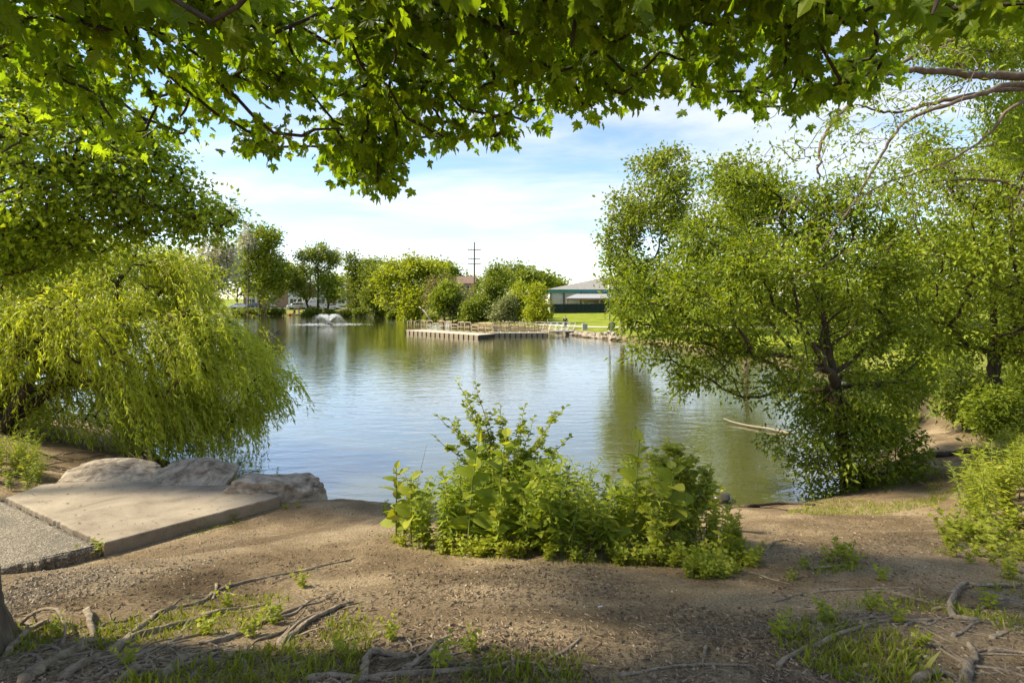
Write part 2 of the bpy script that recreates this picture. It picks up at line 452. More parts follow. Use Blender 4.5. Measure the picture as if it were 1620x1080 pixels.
# water
def water_material():
    m, N, L, B = new_mat('pond_water')
    B.inputs['Base Color'].default_value = (0.074, 0.076, 0.024, 1)
    B.inputs['Roughness'].default_value = 0.06
    B.inputs['IOR'].default_value = 1.9
    B.inputs['Coat Weight'].default_value = 1.0
    B.inputs['Coat IOR'].default_value = 1.9
    B.inputs['Coat Roughness'].default_value = 0.02
    v = coords(N, L, (0.55, 1.5, 1))
    a = nnode(N, 'ShaderNodeTexNoise', Scale=1.6, Detail=3.0, Roughness=0.5, Distortion=0.3); L.new(v, a.inputs['Vector'])
    v2 = coords(N, L, (0.8, 1.6, 1))
    c = nnode(N, 'ShaderNodeTexNoise', Scale=6.5, Detail=2.0, Roughness=0.5); L.new(v2, c.inputs['Vector'])
    v3 = coords(N, L, (1, 1, 1))
    g = nnode(N, 'ShaderNodeTexNoise', Scale=0.07, Detail=2.0); L.new(v3, g.inputs['Vector'])
    gm = nnode(N, 'ShaderNodeMapRange'); gm.inputs['From Min'].default_value = 0.35; gm.inputs['From Max'].default_value = 0.65
    gm.inputs['To Min'].default_value = 0.25; L.new(g.outputs[0], gm.inputs[0])
    mu = nnode(N, 'ShaderNodeMath', operation='MULTIPLY'); L.new(c.outputs[0], mu.inputs[0]); L.new(gm.outputs[0], mu.inputs[1])
    ad = nnode(N, 'ShaderNodeMath', operation='MULTIPLY_ADD'); ad.inputs[1].default_value = 0.35
    L.new(mu.outputs[0], ad.inputs[0]); L.new(a.outputs[0], ad.inputs[2])
    b = nnode(N, 'ShaderNodeBump', Strength=1.0, Distance=0.017); L.new(ad.outputs[0], b.inputs['Height']); L.new(b.outputs[0], B.inputs['Normal']); L.new(b.outputs[0], B.inputs['Coat Normal'])
    return m
wm_ = MB(); wm_.add([(-140, 8, 0), (40, 8, 0), (40, 140, 0), (-140, 140, 0)], [(0, 1, 2, 3)])
water = tag(wm_.build('water', water_material()), 'calm green pond water with small ripples', kind='structure')

# strips laid on the ground: the far road and the pale walking path
def strip(name, line, width, mat, lift=0.02, label=None, k=6):
    P = catmull(np.array(line, float), k)
    t = norm(np.gradient(P, axis=0)); s = np.stack([-t[:, 1], t[:, 0]], 1)
    cols = []
    for u in np.linspace(-0.5, 0.5, 5):
        Q = P + s * u * width
        cols.append(np.stack([Q[:, 0], Q[:, 1], ground_z(Q[:, 0], Q[:, 1]) + lift], 1))
    V = np.stack(cols, 1).reshape(-1, 3); n = len(P)
    i = (np.arange(n - 1)[:, None] * 5 + np.arange(4)[None, :]).ravel()
    return tag(link(name, raw_mesh(name, V, np.stack([i, i + 5, i + 6, i + 1], 1), True), None, mat), label, kind='structure')
M['path'] = surf('pale_path', [(0.3, (0.36, 0.32, 0.25)), (0.7, (0.5, 0.45, 0.36))], scale=2, bump=0.2, rough=0.9)
M['asphalt_far'] = surf('road_asphalt', [(0.3, (0.10, 0.10, 0.10)), (0.7, (0.17, 0.165, 0.16))], scale=3, bump=0.2, rough=0.9)
strip('path', [(60, 44), (30, 55), (19, 59.5), (12, 61.5), (8, 65), (3, 72), (-3, 84), (-10, 100)], 1.9, M['path'], 0.05, 'pale walking path curving over the lawn')
strip('road', [(-160, 128), (-110, 136), (-62, 136.5), (-35, 134), (-18, 128), (-4, 124)], 7.0, M['asphalt_far'], 0.06, 'grey road along the far bank')
# ---------------------------------------------------------------- leaves, twigs and trees
def tmpl_ovate(w, fold=0.10, droop=0.12):
    V = np.array([(0, 0, 0), (-w, 0.38, fold), (0, 1, -droop), (w, 0.38, fold), (0, 0.5, 0.0)])
    return V, np.array([(0, 4, 1), (1, 4, 2), (0, 3, 4), (3, 2, 4)])
def tmpl_quad(w):
    return np.array([(0, 0, 0), (-w, 0.45, 0.06), (0, 1, -0.06), (w, 0.45, 0.06)]), np.array([(0, 3, 1), (1, 3, 2)])
def tmpl_broad():
    half = [(0.10, 0.0), (0.24, 0.10), (0.31, 0.27), (0.30, 0.45), (0.22, 0.65), (0.12, 0.84)]
    mid = [(0, 0), (0, 0.12), (0, 0.29), (0, 0.47), (0, 0.67), (0, 0.85), (0, 1.0)]
    V = [(x, y, -0.16 * y * y) for x, y in mid]
    for s in (1, -1):
        V += [(s * x, y, 0.07 * x / 0.3 - 0.16 * y * y) for x, y in half]
    T = []
    for s, b in ((0, 7), (1, 13)):
        for i in range(6):
            q = [i, b + i, i + 1] ; T.append(q if s == 0 else q[::-1])
            if i < 5:
                q = [i + 1, b + i, b + i + 1]; T.append(q if s == 0 else q[::-1])
        q = [6, 5, b + 5]; T.append(q[::-1] if s == 0 else q)
    return np.array(V, float), np.array(T)
def tmpl_maple(detail=True):
    if detail:
        h = [(0.10, -0.05), (0.33, -0.09), (0.25, 0.10), (0.40, 0.13), (0.62, 0.38), (0.47, 0.40), (0.50, 0.53), (0.33, 0.47), (0.20, 0.44), (0.28, 0.66), (0.15, 0.66), (0.10, 0.82)]
    else:
        h = [(0.30, -0.08), (0.27, 0.12), (0.60, 0.40), (0.20, 0.45), (0.24, 0.66)]
    out = [(0, 0)] + h + [(0, 1.0)] + [(-x, y) for x, y in h[::-1]]
    V = [(0, 0.25, 0.0)] + [(x, y, -0.28 * (x * x + 0.6 * (y - 0.25) ** 2) + 0.05 * math.sin(9 * x + 5 * y)) for x, y in out]
    n = len(out)
    T = [(0, 1 + i, 1 + (i + 1) % n) for i in range(n)]
    return np.array(V, float) * np.array([0.95, 1, 1]), np.array(T)
T_OV, T_OVW, T_Q, T_QN, T_LANCE = tmpl_ovate(0.22), tmpl_ovate(0.33), tmpl_quad(0.32), tmpl_quad(0.10), tmpl_ovate(0.12, 0.05, 0.25)
T_BROAD, T_MAPLE, T_MAPLE_LO = tmpl_broad(), tmpl_maple(True), tmpl_maple(False)

def place_leaves(P, A, Nn, S, T):
    A = norm(A); Nn = norm(Nn - (Nn * A).sum(1, keepdims=True) * A); B = np.cross(A, Nn)
    tv, tf = T
    V = P[:, None, :] + S[:, None, None] * (tv[None, :, 0:1] * B[:, None, :] + tv[None, :, 1:2] * A[:, None, :] + tv[None, :, 2:3] * Nn[:, None, :])
    Fc = tf[None] + (np.arange(len(P)) * len(tv))[:, None, None]
    return V.reshape(-1, 3), Fc.reshape(-1, 3)

def leaves_obj(name, P, A, Nn, S, T, mat, parent, seed=0, kind='stuff', rnd=None):
    V, Fc = place_leaves(P, A, Nn, S, T)
    if rnd is None: rnd = rgn(seed + 77).random(len(P))
    me = raw_mesh(name, local(V, parent), Fc, False, {'rnd': np.repeat(rnd, len(T[0]))})
    o = link(name, me, parent, mat)
    if kind: o['kind'] = kind
    return o

def single_leaves(name, P, A, Nn, S, T, mat, parent, shades=6):
    """each leaf an object of its own; alike leaves share mesh data"""
    mes = []
    for k in range(shades):
        me = raw_mesh(name, T[0], T[1], False, {'rnd': np.full(len(T[0]), (k + 0.5) / shades)}); me.materials.append(mat); mes.append(me)
    A = norm(A); Nn = norm(Nn - (Nn * A).sum(1, keepdims=True) * A); B = np.cross(A, Nn)
    off = np.array(parent.location)
    for i in range(len(P)):
        o = bpy.data.objects.new(name, mes[i % shades])
        o.matrix_basis = Matrix(((B[i, 0] * S[i], A[i, 0] * S[i], Nn[i, 0] * S[i], P[i, 0] - off[0]), (B[i, 1] * S[i], A[i, 1] * S[i], Nn[i, 1] * S[i], P[i, 1] - off[1]),
                                 (B[i, 2] * S[i], A[i, 2] * S[i], Nn[i, 2] * S[i], P[i, 2] - off[2]), (0, 0, 0, 1)))
        C.objects.link(o); o.parent = parent

def grow(pts, base, bf=0.35):
    """join crown points to the trunk line, each to the nearest place that keeps the way to the root short"""
    base = np.asarray(base, float)
    nodes = [b for b in base]; par = [-1] + list(range(len(base) - 1))
    pl = [0.0]
    for i in range(1, len(base)): pl.append(pl[-1] + float(np.linalg.norm(base[i] - base[i - 1])))
    X = np.asarray(pts, float); n = len(X)
    lo = max(1, len(base) // 3)
    best = np.full(n, 1e9); who = np.zeros(n, int)
    for j in range(lo, len(base)):
        c = np.linalg.norm(X - base[j], axis=1) + bf * pl[j]
        u = c < best; best[u] = c[u]; who[u] = j
    left = np.ones(n, bool)
    for _ in range(n):
        k = int(np.argmin(np.where(left, best, 1e9)))
        left[k] = False
        j = who[k]; nodes.append(X[k]); par.append(j)
        pl.append(pl[j] + float(np.linalg.norm(X[k] - nodes[j])))
        c = np.linalg.norm(X - X[k], axis=1) + bf * pl[-1]
        u = left & (c < best); best[u] = c[u]; who[u] = len(nodes) - 1
    return np.array(nodes), np.array(par)

def radii(par, n_base, R0, rmin, e=2.2, taper=None):
    n = len(par); cnt = np.zeros(n); ch = np.zeros(n, int)
    for i in range(n): 
        if par[i] >= 0: ch[par[i]] += 1
    for i in range(n - 1, -1, -1):
        if ch[i] == 0: cnt[i] = 1
        if par[i] >= 0: cnt[par[i]] += cnt[i]
    r = cnt ** (1 / e); r = r / r.max() * R0
    return np.maximum(r, rmin)

def skeleton_mesh(nodes, par, rad, seed=0, wob=0.03, n_base=0, k=3):
    g = rgn(seed + 5); n = len(nodes); ch = [[] for _ in range(n)]
    for i in range(n):
        if par[i] >= 0: ch[par[i]].append(i)
    VV, QQ, nb = [], [], 0
    stack = [0]
    while stack:
        s = stack.pop(); path = [s]
        if par[s] >= 0: path = [par[s], s]
        cur = s
        while ch[cur]:
            c = max(ch[cur], key=lambda q: (rad[q]) if not (q < n_base) else 1e9)
            stack += [q for q in ch[cur] if q != c]
            path.append(c); cur = c
        if len(path) < 2: continue
        P = nodes[path].copy(); r = rad[path].copy()
        if par[s] >= 0: r[0] = min(r[0], r[1] * 1.35)
        L = np.linalg.norm(np.diff(P, axis=0), axis=1).mean()
        Pc = catmull(P, k); rc = np.interp(np.linspace(0, 1, len(Pc)), np.linspace(0, 1, len(r)), r)
        j = g.normal(0, wob * L, Pc.shape); j[0] = 0; Pc = Pc + j
        sides = 10 if r.max() > 0.08 else (6 if r.max() > 0.02 else 4)
        if len(path) == 2: sides = 3; 
        rc[-1] *= 0.5
        V, Q = tube(Pc, rc, sides)
        VV.append(V); QQ.append(Q + nb); nb += len(V)
    return np.vstack(VV), np.vstack(QQ)

def inside(x, y, poly):
    return poly_sd(x, y, np.asarray(poly, float)) < 0

def crown_from_outline(poly, d, thick, n, seed, minpx=14):
    """points filling a rounded volume whose outline is the polygon seen from the viewer; relaxed so they do not bunch"""
    g = rgn(seed); poly = np.asarray(poly, float)
    lo, hi = poly.min(0), poly.max(0); out = []
    while len(out) < n:
        q = g.uniform(lo, hi, (4 * n, 2)); s = poly_sd(q[:, 0], q[:, 1], poly)
        for (a, b), e in zip(q[s < 0], -s[s < 0]):
            t = min(thick, 0.25 + e * d / F * 0.95)
            out.append(at(a, b, d + g.uniform(-1, 1) * t))
            if len(out) >= n: break
    return np.array(out)

def crown_from_blobs(blobs, d, n, seed, depth=0.9, shell=0.55):
    g = rgn(seed); B = np.array(blobs, float); w = B[:, 2] * B[:, 3]; w = w / w.sum()
    k = g.choice(len(B), n, p=w)
    u = norm(g.normal(size=(n, 3))) * (g.random((n, 1)) ** (1 / 3 * shell * 1.5)) * g.uniform(0.7, 1.28, (n, 1))
    px = B[k, 0] + u[:, 0] * B[k, 2]; py = B[k, 1] + u[:, 1] * B[k, 3]
    D = d + u[:, 2] * B[k, 2] * d / F * depth
    return np.stack([(px - CX) / F * D, D, CAM_Z - (py - CY) / F * D], 1)

def twig_leaves(nodes, par, first, m, spread, size, seed, T, up=0.6, droop=0.35, along=1.0, jit=0.35):
    g = rgn(seed + 11); idx = np.arange(first, len(nodes)); idx = np.repeat(idx, m); n = len(idx)
    a = nodes[par[idx]]; b = nodes[idx]; t = g.uniform(0.15, 1.1, (n, 1))
    seg = b - a; seg = seg * np.minimum(1, along / np.maximum(np.linalg.norm(seg, axis=1, keepdims=True), 1e-6))
    P = b - seg * (1 - t) + g.normal(0, 1, (n, 3)) * spread * np.array([1, 1, 0.75])
    out = norm(P - b + 1e-6) * 0.7 + norm(seg + 1e-6) * 0.6 + g.normal(0, 0.6, (n, 3))
    A = norm(out) + np.array([0, 0, -droop])
    Nn = np.array([0, 0, up]) + g.normal(0, 0.6, (n, 3))
    S = size * g.uniform(1 - jit, 1 + jit, n)
    return P, A, Nn, S

def tree(name, label, base, R0, pts, leaf, m, spread, size, mat, seed, bark='bark_dark', bf=0.35, group=None, cat='tree', rmin=0.006, up=0.6, droop=0.35, single=0, along=0.8, crown='crown', rnd_f=None, keep=None):
    base = np.asarray(base, float)
    bp = catmull(base, 4) if len(base) > 2 else base
    root = empty(name, bp[0], label, cat, group)
    nodes, par = grow(pts, bp, bf)
    rad = radii(par, len(bp), R0, rmin)
    # the trunk tapers gently and flares at its foot
    tb = np.linspace(1, 0.72, len(bp)); rad[:len(bp)] = np.maximum(rad[:len(bp)], 0) * tb
    rad[0] *= 1.25
    V, Q = skeleton_mesh(nodes, par, rad, seed, n_base=len(bp))
    link('trunk', raw_mesh('trunk', local(V, root), Q, True), root, M[bark])
    P, A, Nn, S = twig_leaves(nodes, par, len(bp), m, spread, size, seed, leaf, up, droop, along)
    if keep is not None:
        q = keep(P); P, A, Nn, S = P[q], A[q], Nn[q], S[q]
    if single:
        near = np.argsort(-S / P[:, 1] - 1e3 * ((np.abs(P[:, 0] / P[:, 1]) < 1.0) & (CAM_Z + 0.59 * P[:, 1] > P[:, 2])))[:single]
        msk = np.zeros(len(P), bool); msk[near] = True
        single_leaves('leaf', P[msk], A[msk], Nn[msk], S[msk], leaf, M[mat], root)
        P, A, Nn, S = P[~msk], A[~msk], Nn[~msk], S[~msk]
    leaves_obj(crown, P, A, Nn, S, leaf, M[mat], root, seed)
    return root

# ---- the maple whose boughs hang over the viewer; its trunk stands at the picture's edge, its roots cross the path
MAPLE_BASE = np.array([-2.835, 2.42, gz(-2.835, 2.42) - 0.1])
def maple():
    g = rgn(21)
    root = empty('maple_tree', MAPLE_BASE, 'large maple with boughs hanging over the shore and roots spreading across the soil', 'tree')
    def region(poly, n, dlo, dhi, seed):
        gg = rgn(seed); poly = np.asarray(poly, float); lo, hi = poly.min(0), poly.max(0); out = []
        while len(out) < n:
            q = gg.uniform(lo, hi); 
            if poly_sd(q[:1], q[1:], poly)[0] < 0:
                f = np.clip((q[1] + 80) / 400, 0, 1)
                out.append(at(q[0], q[1], dlo + (dhi - dlo) * f + gg.normal(0, 0.35)))
        return out
    pts = []
    pts += region([(-80, -80), (452, -80), (448, 30), (415, 70), (350, 50), (335, 100), (372, 150), (350, 195), (300, 205), (245, 238), (190, 258), (120, 205), (50, 125), (-80, 110)], 195, 2.7, 5.6, 1)
    pts += region([(395, 60), (445, 20), (492, 60), (498, 110), (470, 160), (430, 165), (400, 130), (370, 125)], 42, 3.4, 5.4, 2)
    pts += region([(362, 205), (420, 190), (472, 205), (470, 232), (405, 236), (366, 232)], 10, 3.6, 5.2, 3)
    pts += region([(535, -80), (1430, -80), (1395, 50), (1405, 110), (1375, 140), (1290, 170), (1230, 178), (1180, 168), (1120, 175), (1060, 150), (1020, 160), (960, 148), (905, 190), (880, 198), (850, 165), (826, 222),
                   (800, 212), (740, 235), (690, 222), (655, 218), (640, 268), (612, 298), (572, 285), (532, 262), (500, 248), (515, 200), (530, 140), (540, 60)], 560, 2.8, 5.8, 4)
    pts += region([(520, 180), (640, 180), (640, 280), (610, 305), (560, 290), (510, 262)], 40, 3.8, 5.6, 5)
    pts += region([(1430, -90), (1700, -90), (1700, 20), (1510, 22), (1440, 25)], 45, 2.6, 4.2, 6)
    pts += region([(100, -60), (1350, -60), (1300, 120), (1000, 110), (700, 150), (520, 150), (300, 140)], 70, 5.4, 8.0, 7)
    # unseen boughs, added above and beside the viewer to shade the bank
    up = g.uniform((-9.5, -5, 6.3), (2.2, 1.9, 10.5), (60, 3)); pts += list(up)
    pts += list(g.uniform((-9, 1.5, 7.6), (5, 6.5, 10.5), (20, 3)))
    pts += list(g.uniform((-20, -1.5, 10.5), (-7, 9.5, 15.5), (110, 3)))
    pts = np.array(pts)
    base = catmull(np.array([MAPLE_BASE, (-2.85, 2.40, 3.3), (-2.87, 2.3, 4.6), (-2.9, 2.2, 6.2), (-2.2, 2.0, 7.6), (-1.6, 1.9, 9.0)]), 4)
    nodes, par = grow(pts, base, 0.30)
    rad = radii(par, len(base), 0.27, 0.0035); rad[:len(base)] = np.maximum(rad[:len(base)], 0.12)
    rad = np.where(np.arange(len(rad)) >= len(base), np.minimum(rad, np.where(nodes[:, 1] > 1.2, 0.013, 0.07)), rad)
    V, Q = skeleton_mesh(nodes[len(base) - 1 - (len(base) - 1):], par, np.where(np.arange(len(rad)) < len(base), 0.02, rad), 21, n_base=len(base))
    link('branches', raw_mesh('branches', local(V, root), Q, True), root, M['bark_dark'])['kind'] = 'stuff'
    # furrowed trunk
    nu, nv = 96, 120
    tz = np.linspace(0, 1, nv); Pc = np.stack([np.interp(tz, np.linspace(0, 1, len(base)), base[:, i]) for i in range(3)], 1)
    a = np.linspace(0, 2 * np.pi, nu, endpoint=False)
    hgt = Pc[:, 2] - MAPLE_BASE[2]
    rr = 0.255 + 0.10 * np.exp(-hgt / 0.2) - 0.012 * hgt
    AA, HH = np.meshgrid(a, hgt)
    fur = np.abs(np.sin(AA * 9 + 1.2 * np.sin(HH * 7 + AA * 2) + 0.8 * np.sin(HH * 17 + AA * 5))) ** 0.6
    crk = 0.5 + 0.5 * np.sin(HH * 46 + 3 * np.sin(AA * 6 + HH * 5))
    lob = 1 + 0.13 * np.exp(-HH / 0.3) * np.sin(AA * 5 + 0.6)
    Rr = rr[:, None] * lob + 0.024 * fur + 0.006 * crk * fur
    V = np.stack([Pc[:, 0:1] + Rr * np.cos(AA), Pc[:, 1:2] + Rr * np.sin(AA), np.repeat(Pc[:, 2:3], nu, 1)], -1).reshape(-1, 3)
    i = np.arange(nv - 1)[:, None] * nu; j = np.arange(nu)[None, :]; j2 = (j + 1) % nu
    link('trunk', raw_mesh('trunk', local(V, root), np.stack([i + j, i + j2, i + nu + j2, i + nu + j], -1).reshape(-1, 4), True), root, M['bark'])
    # leaves hang in sprays from the twigs
    nb = len(base)
    P, A, Nn, S = twig_leaves(nodes, par, nb, 10, 0.10, 0.098, 22, T_MAPLE, up=0.35, droop=1.15, along=0.35, jit=0.42)
    inview = (P[:, 1] > 1.7) & (np.abs(P[:, 0]) < 1.06 * P[:, 1]) & (P[:, 2] < CAM_Z + 0.62 * P[:, 1])
    # no leaf hangs below the boughs' lower edge close to the lens
    ok = (P[:, 1] > 2.2) | (~inview & ((P[:, 1] < 0.5) | (P[:, 2] > CAM_Z + 0.9 * P[:, 1])))
    P, A, Nn, S, inview = P[ok], A[ok], Nn[ok], S[ok], inview[ok]
    order = np.argsort(np.where(inview, -S / P[:, 1], 1))[:300]
    msk = np.zeros(len(P), bool); msk[order] = True
    single_leaves('leaf', P[msk], A[msk], Nn[msk], S[msk], T_MAPLE, M['maple'], root)
    q = inview & ~msk
    kinds = []
    for c_, f_ in ((0.0, 0.0), (-0.35, 0.12), (0.30, -0.10), (-0.15, 0.35)):     # leaves curl and fold differently
        tv = T_MAPLE[0].copy(); tv[:, 2] += c_ * (tv[:, 1] - .3) ** 2 + f_ * np.abs(tv[:, 0]) + 0.06 * np.sin(7 * tv[:, 0] + 4 * tv[:, 1] + c_ * 9); kinds.append((tv, T_MAPLE[1]))
    qi = np.nonzero(q)[0]; VV, FF, RR, nb_ = [], [], [], 0
    for t_ in range(4):
        k_ = qi[t_::4]; V, Fc = place_leaves(P[k_], A[k_], Nn[k_], S[k_], kinds[t_]); VV.append(V); FF.append(Fc + nb_); nb_ += len(V); RR.append(np.repeat(rgn(90 + t_).random(len(k_)), len(T_MAPLE[0])))
    o = link('crown', raw_mesh('crown', local(np.vstack(VV), root), np.vstack(FF), False, {'rnd': np.concatenate(RR)}), root, M['maple']); o['kind'] = 'stuff'
    q = ~inview
    leaves_obj('unseen_shade_crown', P[q], A[q], Nn[q], S[q] * 1.5, T_MAPLE_LO, M['maple'], root, 24)  # leaves outside the view, with those of the boughs added for shade
    return root
maple_root = maple()

ROOTS = [  # points along each surface root, thickness, how high it arches
    ([(41, 1079), (74, 1058), (122, 1028), (150, 1012)], .040, 0), ([(96, 1079), (148, 1047), (178, 1036), (207, 1013), (259, 999), (315, 980), (370, 967), (430, 955)], .032, 0),
    ([(178, 1036), (207, 1006), (237, 984), (267, 965), (319, 954), (345, 935), (420, 916), (500, 898), (560, 885)], .020, 0), ([(252, 1079), (281, 1054), (300, 1039)], .034, 0),
    ([(311, 1021), (352, 1013), (415, 987), (467, 965), (519, 950)], .018, 0), ([(444, 1021), (478, 998), (526, 969), (552, 956)], .020, .01),
    ([(22, 998), (56, 985), (85, 987), (102, 1006), (98, 1028)], .013, .05), ([(30, 1019), (74, 1024), (98, 1031)], .016, 0), ([(137, 967), (141, 990), (149, 1012)], .026, .02),
    ([(344, 924), (337, 949)], .016, .01), ([(189, 1080), (215, 1064), (240, 1058)], .026, 0), ([(384, 1044), (389, 1078)], .018, 0), ([(8, 1040), (40, 1010), (72, 990), (70, 985)], .022, .01),
    ([(440, 1022), (462, 1001), (487, 984), (526, 966), (561, 953)], .019, .01), ([(574, 1076), (580, 1053), (595, 1040), (647, 1038)], .024, .015), ([(643, 1061), (673, 1040), (699, 1014), (717, 1005)], .020, 0),
    ([(560, 1079), (656, 1070), (742, 1066), (803, 1053), (855, 1051), (889, 1036), (922, 1009)], .017, 0), ([(829, 1053), (855, 1064), (889, 1068)], .013, 0), ([(812, 1048), (811, 1072)], .012, .02),
    ([(480, 1078), (540, 1071), (610, 1077)], .020, 0), ([(959, 1074), (1045, 1061), (1105, 1053), (1140, 1055), (1200, 1062)], .010, 0), ([(1118, 1020), (1111, 1053)], .011, .01),
    ([(1228, 1061), (1265, 1032), (1310, 1017), (1361, 995), (1413, 985), (1469, 982), (1511, 979)], .017, 0), ([(1509, 977), (1504, 961), (1511, 945), (1528, 929), (1548, 931), (1585, 930), (1640, 927)], .023, .015),
    ([(1509, 979), (1537, 982), (1554, 981), (1576, 990)], .018, 0), ([(1526, 1080), (1533, 1058), (1543, 1043), (1531, 1017)], .026, .005), ([(1440, 1082), (1481, 1070), (1515, 1077)], .022, .01),
    ([(1567, 1010), (1593, 1002), (1640, 992)], .015, 0), ([(1280, 941), (1339, 934), (1387, 932), (1460, 932)], .014, 0), ([(1376, 936), (1413, 939), (1469, 954), (1502, 962)], .016, 0),
    ([(1210, 871), (1228, 858), (1247, 856), (1275, 862)], .014, .01), ([(1273, 900), (1302, 902), (1347, 895)], .015, .01), ([(1563, 1034), (1609, 1034), (1640, 1037)], .012, 0),
    ([(300, 1075), (330, 1050), (356, 1042)], .014, 0), ([(150, 1078), (190, 1050), (240, 1030), (300, 1008)], .014, 0), ([(1300, 1075), (1335, 1060), (1400, 1052)], .010, 0), ([(1180, 905), (1215, 915), (1260, 925)], .010, 0)]
_g = rgn(299)
for _k in range(46):                                     # finer roots radiating between the thick ones
    if _k < 26: x0, y0, dx, dy = _g.uniform(20, 480), _g.uniform(985, 1078), _g.uniform(45, 150), _g.uniform(-60, -12)
    elif _k < 34: x0, y0, dx, dy = _g.uniform(520, 900), _g.uniform(1030, 1078), _g.uniform(40, 120), _g.uniform(-40, 8)
    else: x0, y0, dx, dy = _g.uniform(1220, 1560), _g.uniform(930, 1075), _g.uniform(50, 150), _g.uniform(-30, 25)
    ROOTS.append(([(x0, y0), (x0 + dx * .33, y0 + dy * .33 + _g.normal(0, 4)), (x0 + dx * .66, y0 + dy * .66 + _g.normal(0, 5)), (x0 + dx, y0 + dy)], _g.uniform(.006, .013), 0))
for k, (px, r, arch) in enumerate(ROOTS):
    g = rgn(300 + k)
    G = np.array([on_ground(x, y) for x, y in px]); G = catmull(G, 7)
    n = len(G); s = np.linspace(0, 1, n)
    rad = r * (1.0 - 0.45 * s) * (1 + 0.08 * np.sin(s * n * 0.5 + k) + 0.03 * g.normal(size=n)) * 0.76
    G[:, 0] += g.normal(0, r * 0.10, n); G[:, 1] += g.normal(0, r * 0.10, n)
    G[:, 2] = ground_z(G[:, 0], G[:, 1]) + rad * 0.5 + arch * np.sin(np.pi * s) * 1.6
    G[0, 2] -= r * 1.2; G[-1, 2] -= r * 1.3; rad[-1] *= 0.6
    V, Q = tube(G, rad, 12)
    ctr = np.repeat(G, 12, 0); ang = np.tile(np.arange(12) * 6.283 / 12, n); al = np.repeat(np.arange(n), 12)
    V = ctr + (V - ctr) * (1 + 0.16 * np.sin(ang * 3 + al * .35 + k) + 0.10 * np.sin(ang * 5 - al * .8) + 0.06 * g.normal(size=len(V)))[:, None]
    if r > 0.012:                                        # thinner side roots fork off and sink into the soil
        nb = len(V)
        for f in range(5):
            i0 = int(g.integers(2, max(3, n - 3))); t = norm((G[min(i0 + 2, n - 1)] - G[max(i0 - 2, 0)])[None])[0]; sd_ = g.choice([-1, 1])
            dr = t * 0.8 + np.array([-t[1], t[0], 0]) * sd_ * g.uniform(.5, 1.0); L_ = g.uniform(.12, .4); m = 9
            B_ = G[i0][None] + dr[None] * (np.linspace(0, 1, m)[:, None] * L_) + np.cumsum(g.normal(0, .008, (m, 3)), 0)
            rb = np.linspace(rad[i0] * .5, .003, m); B_[:, 2] = ground_z(B_[:, 0], B_[:, 1]) + rb * .4; B_[0] = G[i0]; B_[-1, 2] -= .012
            V2, Q2 = tube(B_, rb, 6); V = np.vstack([V, V2]); Q = np.vstack([Q, Q2 + nb]); nb += len(V2)
    link('root', raw_mesh('root', local(V, maple_root), Q, True), maple_root, M['root'])
# ---- the leafy small-leaved tree reaching in above the willow
lin_poly = [(-160, 80), (40, 60), (160, 150), (260, 220), (300, 285), (345, 320), (372, 345), (345, 372), (280, 378), (215, 372), (170, 400), (90, 415), (20, 450), (-160, 470)]
pts = crown_from_outline(lin_poly, 9.0, 2.1, 640, 31)
tree('linden_tree', 'small-leaved tree with dark limbs reaching in above the pale willow', [(-13.2, 8.2, gz(-13.2, 8.2) - .1), (-13.0, 8.3, 4.2), (-12.2, 8.6, 6.2), (-10.4, 9.0, 6.85), (-8.3, 9.0, 6.45), (-6.7, 9.0, 5.95), (-5.4, 8.95, 5.55)], 0.2, pts, T_OVW, 60, 0.20, 0.094, 'small', 31, bf=0.25, up=0.9, rmin=0.007)

